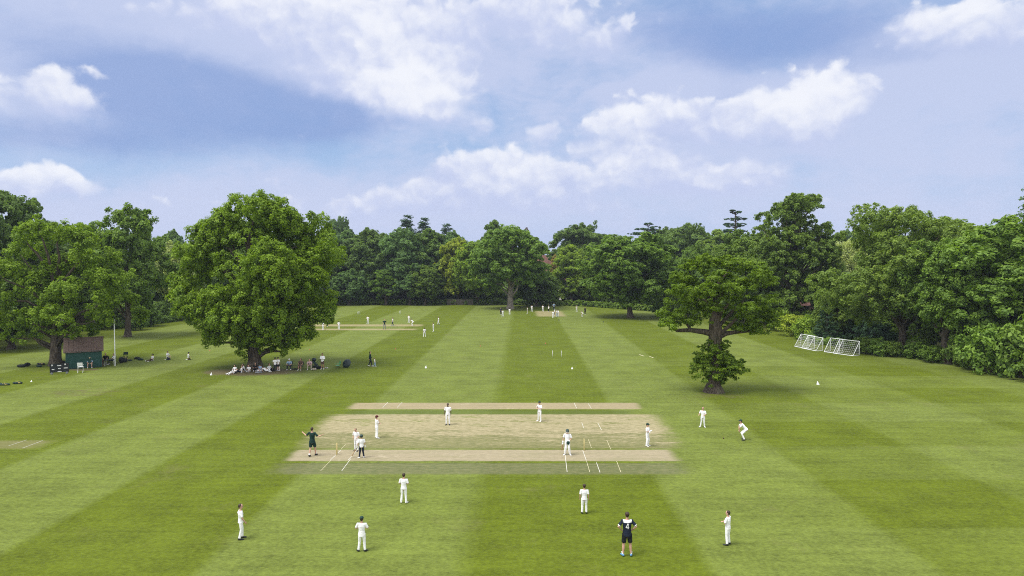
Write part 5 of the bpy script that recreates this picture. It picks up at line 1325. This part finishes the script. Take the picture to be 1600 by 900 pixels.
# -- deep wood behind the first rows: reads as one mass
def wood(name, pts, seed, col, leaf, cden, npc, clump):
    rg = random.Random(seed); lob = []
    for (x, y, w, h) in pts:
        z0 = hz(x, y)
        for (lx, ly, lz, a, b, c) in broad_lobes(rg, w, h, .3, 16, irr=.25, lr=(.28, .45)):
            lob.append((x + lx, y + ly, z0 + lz, a, b, c))
    o = kind(link(name, leaf_mesh(name, lob, seed, leaf, clump, cden, npc, .1), M('foliage'), None, False), 'stuff'); o.color = (*COL[col], 1)
wp = [(-100 + i * 8.5 + rnd.uniform(-2, 2), 214 + rnd.uniform(-6, 10), rnd.uniform(10, 14), rnd.uniform(14.5, 18)) for i in range(12)]
wp += [(2 + rnd.uniform(-2, 2), 204, 9, 8), (-8, 206, 9, 8), (28, 207, 11, 12), (36, 205, 11, 12), (44, 200, 11, 13), (52, 195, 12, 13), (60, 186, 12, 12), (66, 176, 12, 11), (72, 166, 12, 11), (74, 150, 10, 9), (72, 138, 9, 8), (66, 126, 8, 6)]
wp += [(-92 + i * 6, 128 + i * 9, 11, 13) for i in range(7)] + [(-120, 120, 14, 15), (-104, 122, 12, 14)]
wp += [(62 + i * 5, 108 - i * 4, 10, 9) for i in range(5)] + [(88, 100, 13, 13), (96, 120, 14, 14), (84, 130, 13, 12)]
wood('woodland', wp, 70, 'dark', .75, .35, 26, 1.0)
dp = []
for i in range(70):
    y = 290 + 230 * rnd.random(); x = rnd.uniform(-.80, .80) * y
    dp.append((x, y, rnd.uniform(13, 19), rnd.uniform(12, 17)))
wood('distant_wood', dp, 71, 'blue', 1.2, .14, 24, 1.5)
# -- the fence by the far trees
fx0, fx1 = XX(704, 473), XX(742, 473); fy = 187.6
fe = thing('fence', 'weathered wooden fence under the bright green trees at the far edge', 'fence', (fx0, fy, 0))
bm = bmn()
for i in range(30): box(bm, ((fx1 - fx0) * (i + .5) / 30, 0, .75), (.17, .03, 1.5 + rnd.uniform(-.04, .04)))
obj('boards', bm, M('fence_wood'), fe)
for i in range(5):
    bm = bmn(); box(bm, ((fx1 - fx0) * i / 4, .06, .8), (.11, .11, 1.65)); obj('post', bm, M('fence_wood'), fe)
for z in (.4, 1.15):
    bm = bmn(); box(bm, ((fx1 - fx0) / 2, .045, z), ((fx1 - fx0), .05, .09)); obj('rail', bm, M('fence_wood'), fe)

# ------------------------------------------------------------------ sun, sky with cloud, air
SUN_EL, SUN_AZ = 64, -118             # azimuth from +Y clockwise: behind-left of the camera
sd = Vector((math.sin(R(SUN_AZ)) * math.cos(R(SUN_EL)), math.cos(R(SUN_AZ)) * math.cos(R(SUN_EL)), math.sin(R(SUN_EL))))
sl_ = bpy.data.lights.new('sun', 'SUN'); sl_.energy = 1.6; sl_.angle = R(24); sl_.color = (1, .97, .92)
so = bpy.data.objects.new('sun', sl_); C.objects.link(so); so.rotation_mode = 'QUATERNION'; so.rotation_quaternion = sd.to_track_quat('Z', 'Y')
w = bpy.data.worlds.new('World'); SC.world = w; w.use_nodes = True
w.cycles.sampling_method = 'MANUAL'; w.cycles.sample_map_resolution = 256
t = NT(w.node_tree); t.n.clear()
out = t.node('ShaderNodeOutputWorld'); bg = t.node('ShaderNodeBackground')
sk = t.node('ShaderNodeTexSky', sky_type='NISHITA'); sk.sun_disc = False; sk.sun_elevation = R(SUN_EL); sk.sun_rotation = R(SUN_AZ)
sk.air_density = 1.0; sk.dust_density = .6; sk.ozone_density = 1.4
dirv = t.node('ShaderNodeTexCoord').outputs['Generated']
s3 = t.xyz(dirv)
U = t.math('ARCTAN2', s3[0], s3[1]); V = t.math('ARCSINE', s3[2])
uv = t.comb(U, V)
def su(x): return math.atan((x - 800) / F)
def sv(y, x=800): return math.atan((408 - y) / math.hypot(F, x - 800))
def cen(n): return t.math('SUBTRACT', n, .5)
def warp(base, amp, scale, det=5, rough=.55):
    n = t.noise(base, scale, det, rough, out=1)
    return t.vm('ADD', base, t.vm('MULTIPLY', t.vm('SUBTRACT', n, (.5, .5, .5)), (amp, amp * .7, 0)))
def blobs(vec, lst, vert=False):
    acc = accv = None
    for (x, y, rx, ry, a) in lst:
        nd = t.node('ShaderNodeVectorMath', operation='MULTIPLY_ADD')
        sx_, sy_ = F / rx, F / ry
        t.put(nd.inputs[0], vec); t.put(nd.inputs[1], (sx_, sy_, 0)); t.put(nd.inputs[2], (-su(x) * sx_, -sv(y, x) * sy_, 0))
        d = nd.outputs[0]
        q = t.math('POWER', math.exp(-1), t.vm('DOT_PRODUCT', d, d, out=1))
        acc = t.math('MULTIPLY_ADD', q, a, 0.0 if acc is None else acc)
        if vert:
            gy = t.math('MULTIPLY', t.vm('DOT_PRODUCT', d, (0, a, 0), out=1), q)
            accv = gy if accv is None else t.math('ADD', accv, gy)
    if vert: return acc, t.math('DIVIDE', accv, t.math('ADD', acc, .02))
    return acc
# heaped cloud heads: crisp lit tops, bases that melt into the veil
heads = [(645, 132, 96, 50, 1.25), (575, 105, 90, 50, .75), (700, 150, 46, 34, .6), (610, 55, 110, 50, .9), (695, 45, 60, 48, .6), (470, 60, 170, 60, .55), (520, 10, 140, 40, .5),
  (55, 135, 100, 40, .85), (130, 160, 70, 24, .45), (65, 275, 72, 26, 1.05), (15, 280, 50, 18, .7), (845, 195, 34, 26, .85), (890, 40, 100, 48, .75), (800, 12, 90, 40, .75), (960, 70, 60, 40, .4),
  (970, 190, 72, 42, 1.05), (1045, 180, 80, 34, .8), (1255, 172, 80, 54, 1.1), (1180, 182, 90, 38, .8), (1310, 150, 44, 44, .6), (1110, 192, 70, 24, .35),
  (985, 266, 90, 30, 1.0), (1065, 268, 80, 27, .8), (1145, 276, 85, 28, 1.05), (815, 272, 95, 44, 1.15), (745, 262, 80, 38, .6), (850, 305, 70, 26, .6), (660, 280, 80, 26, .35),
  (1480, 32, 95, 38, 1.0), (1560, 60, 80, 40, .45), (1320, 302, 46, 14, .6), (430, 266, 28, 14, .6), (755, 185, 22, 20, .55), (560, 322, 90, 28, .85), (335, 308, 40, 12, .6), (220, 315, 60, 16, .4), (700, 308, 100, 30, .85), (920, 318, 70, 18, .4), (130, 285, 60, 14, .4), (480, 300, 60, 14, .4), (1010, 235, 60, 18, .4), (720, 255, 50, 22, .5), (330, 20, 150, 36, .5)]
wv = warp(uv, .034, 15, 7, .6)
heads = [(x, y + 12, rx * .92, ry * .98, a * 1.0) for (x, y, rx, ry, a) in heads]
S1, sh1 = blobs(wv, heads, True)
fw = t.vm('MULTIPLY', t.vm('SUBTRACT', t.noise(wv, 38, 3, .5, out=1), (.5, .5, .5)), (.02, .02, 0))
def dens(vec):
    fv = t.vm('ADD', t.vm('MULTIPLY', vec, (1, 1.25, 1)), fw)
    d = t.math('MULTIPLY', cen(t.noise(fv, 15, 7, .58, .1)), 1.35)
    for vs, va in ((26, .60), (60, .20)):
        vo = t.node('ShaderNodeTexVoronoi', feature='SMOOTH_F1', voronoi_dimensions='2D'); vo.inputs['Scale'].default_value = vs; vo.inputs['Smoothness'].default_value = .5
        t.put(vo.inputs['Vector'], fv)
        d = t.math('ADD', d, t.math('MULTIPLY', t.math('SUBTRACT', .36, vo.outputs['Distance']), va))
    return d
n1 = dens(wv)
tex = t.math('SUBTRACT', n1, dens(t.vm('ADD', wv, (.004, .011, 0))))
d1 = t.math('ADD', S1, n1)
hard = t.ss(d1, .34, .72)
softA = t.ss(d1, .25, 1.2)
topness = t.ss(t.math('ADD', sh1, t.math('MULTIPLY', cen(t.noise(wv, 22, 5, .6)), 1.2)), -.55, .45)
calpha = t.math('ADD', t.math('MULTIPLY', hard, topness), t.math('MULTIPLY', softA, t.math('SUBTRACT', 1, topness)))
hil = [(640, 140, 95, 44, .8), (600, 50, 90, 40, .3), (1255, 165, 80, 45, .55), (970, 190, 60, 34, .45), (960, 262, 60, 30, .3), (800, 265, 70, 36, .3), (70, 275, 60, 24, .35), (60, 140, 70, 28, .3), (1480, 32, 70, 30, .5), (900, 40, 60, 40, .2), (430, 20, 100, 30, .2)]
hi = blobs(wv, hil)
clit = t.ss(t.math('ADD', t.math('ADD', t.math('ADD', hi, -.08), t.math('MULTIPLY_ADD', sh1, .42, t.math('MULTIPLY', tex, .62))), t.math('MULTIPLY', cen(t.noise(wv, 30, 6, .62)), .9)), -.34, .72)
# broad layered veil
softl = [(480, 50, 300, 85, 1.0), (250, 30, 260, 60, .75), (90, 150, 190, 55, .8), (620, 110, 150, 80, .6), (900, 50, 160, 60, .5), (1030, 140, 170, 60, .3), (1230, 130, 300, 40, .5), (1480, 110, 230, 70, .7),
   (1150, 200, 330, 60, .6), (1000, 280, 330, 50, .5), (700, 310, 260, 40, .6), (450, 330, 320, 45, .6), (150, 330, 260, 40, .5), (1350, 330, 320, 50, .5), (1540, 220, 180, 60, .4)]
sw = warp(uv, .10, 5, 6, .6)
ns = t.noise(t.vm('MULTIPLY', sw, (1, 2.0, 1)), 7, 7, .6)
nf = t.noise(t.vm('MULTIPLY', sw, (1, 2.4, 1)), 22, 6, .6)
vl = t.ss(t.math('ADD', t.math('ADD', blobs(sw, softl), t.math('MULTIPLY', cen(ns), 2.0)), t.math('MULTIPLY', cen(nf), .7)), -.20, .88)
# grey-blue shaded bases
dk = [(300, 140, 190, 40, .95), (400, 185, 190, 34, 1.15), (510, 192, 120, 22, .45), (190, 110, 130, 40, .6), (60, 212, 160, 28, .7), (300, 225, 160, 22, .4), (40, 40, 130, 40, .35), (1210, 70, 120, 34, 1.0), (1080, 45, 140, 44, .85), (1340, 40, 80, 40, .45), (1130, 165, 50, 18, .5), (1430, 90, 140, 20, .45), (1000, 222, 90, 10, .5), (1250, 222, 110, 12, .35), (620, 90, 60, 16, .25)]
dkm = t.ss(t.math('ADD', t.math('ADD', blobs(warp(uv, .06, 6, 6, .6), dk), t.math('MULTIPLY', cen(ns), -.7)), t.math('MULTIPLY', cen(nf), .45)), .10, 1.15)
blue = t.vm('SCALE', sk.outputs[0]); blue.node.inputs['Scale'].default_value = .10
def mul(c): return tuple(c) + (1,)
hzn = t.ss(V, .0, .17, 1, 0)
sky = t.mix(.6, blue, mul((.30, .445, .74)))
sky = t.mix(t.math('MULTIPLY', hzn, .78), sky, mul((.445, .51, .735)))
sky = t.mix(t.math('MULTIPLY', vl, .80), sky, mul((.505, .55, .73)))
sky = t.mix(t.math('MULTIPLY', dkm, .80), sky, mul((.215, .315, .575)))
ccol = t.mix(clit, mul((.47, .525, .725)), mul((.77, .785, .835)))
sky = t.mix(t.math('MULTIPLY', calpha, .93), sky, ccol)
# unseen bright cloud overhead and behind the viewer, added as fill light
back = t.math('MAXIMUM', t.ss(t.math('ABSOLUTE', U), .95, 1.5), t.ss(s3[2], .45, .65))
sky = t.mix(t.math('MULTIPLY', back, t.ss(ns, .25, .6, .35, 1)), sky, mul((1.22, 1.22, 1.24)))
gnd = t.ss(s3[2], -.03, -.005)
sky = t.mix(gnd, mul((.12, .14, .08)), sky)
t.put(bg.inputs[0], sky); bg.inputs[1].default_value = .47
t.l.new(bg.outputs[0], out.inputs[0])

hm_, t, b = new_mat('air')
t.n.remove(b)
pv = t.node('ShaderNodeVolumePrincipled'); pv.inputs['Density'].default_value = .00018; pv.inputs['Color'].default_value = (.72, .82, 1, 1); pv.inputs['Anisotropy'].default_value = .2
t.l.new(pv.outputs[0], t.n['Material Output'].inputs['Volume'])
HAZE = True
if HAZE:
    bm = bmn(); box(bm, (0, 270, 24), (1100, 680, 60)); o = kind(obj('haze', bm, hm_), 'stuff')

SC.view_settings.view_transform = 'Standard'; SC.view_settings.look = 'None'; SC.view_settings.gamma = 1; SC.view_settings.exposure = 1.35
SC.cycles.pixel_filter_type = 'BLACKMAN_HARRIS'; SC.cycles.filter_width = 1.05
SC.cycles.sample_clamp_indirect = 4
SC.cycles.max_bounces = 6; SC.cycles.diffuse_bounces = 3; SC.cycles.transmission_bounces = 3; SC.cycles.volume_bounces = 0
SC.cycles.use_denoising = False
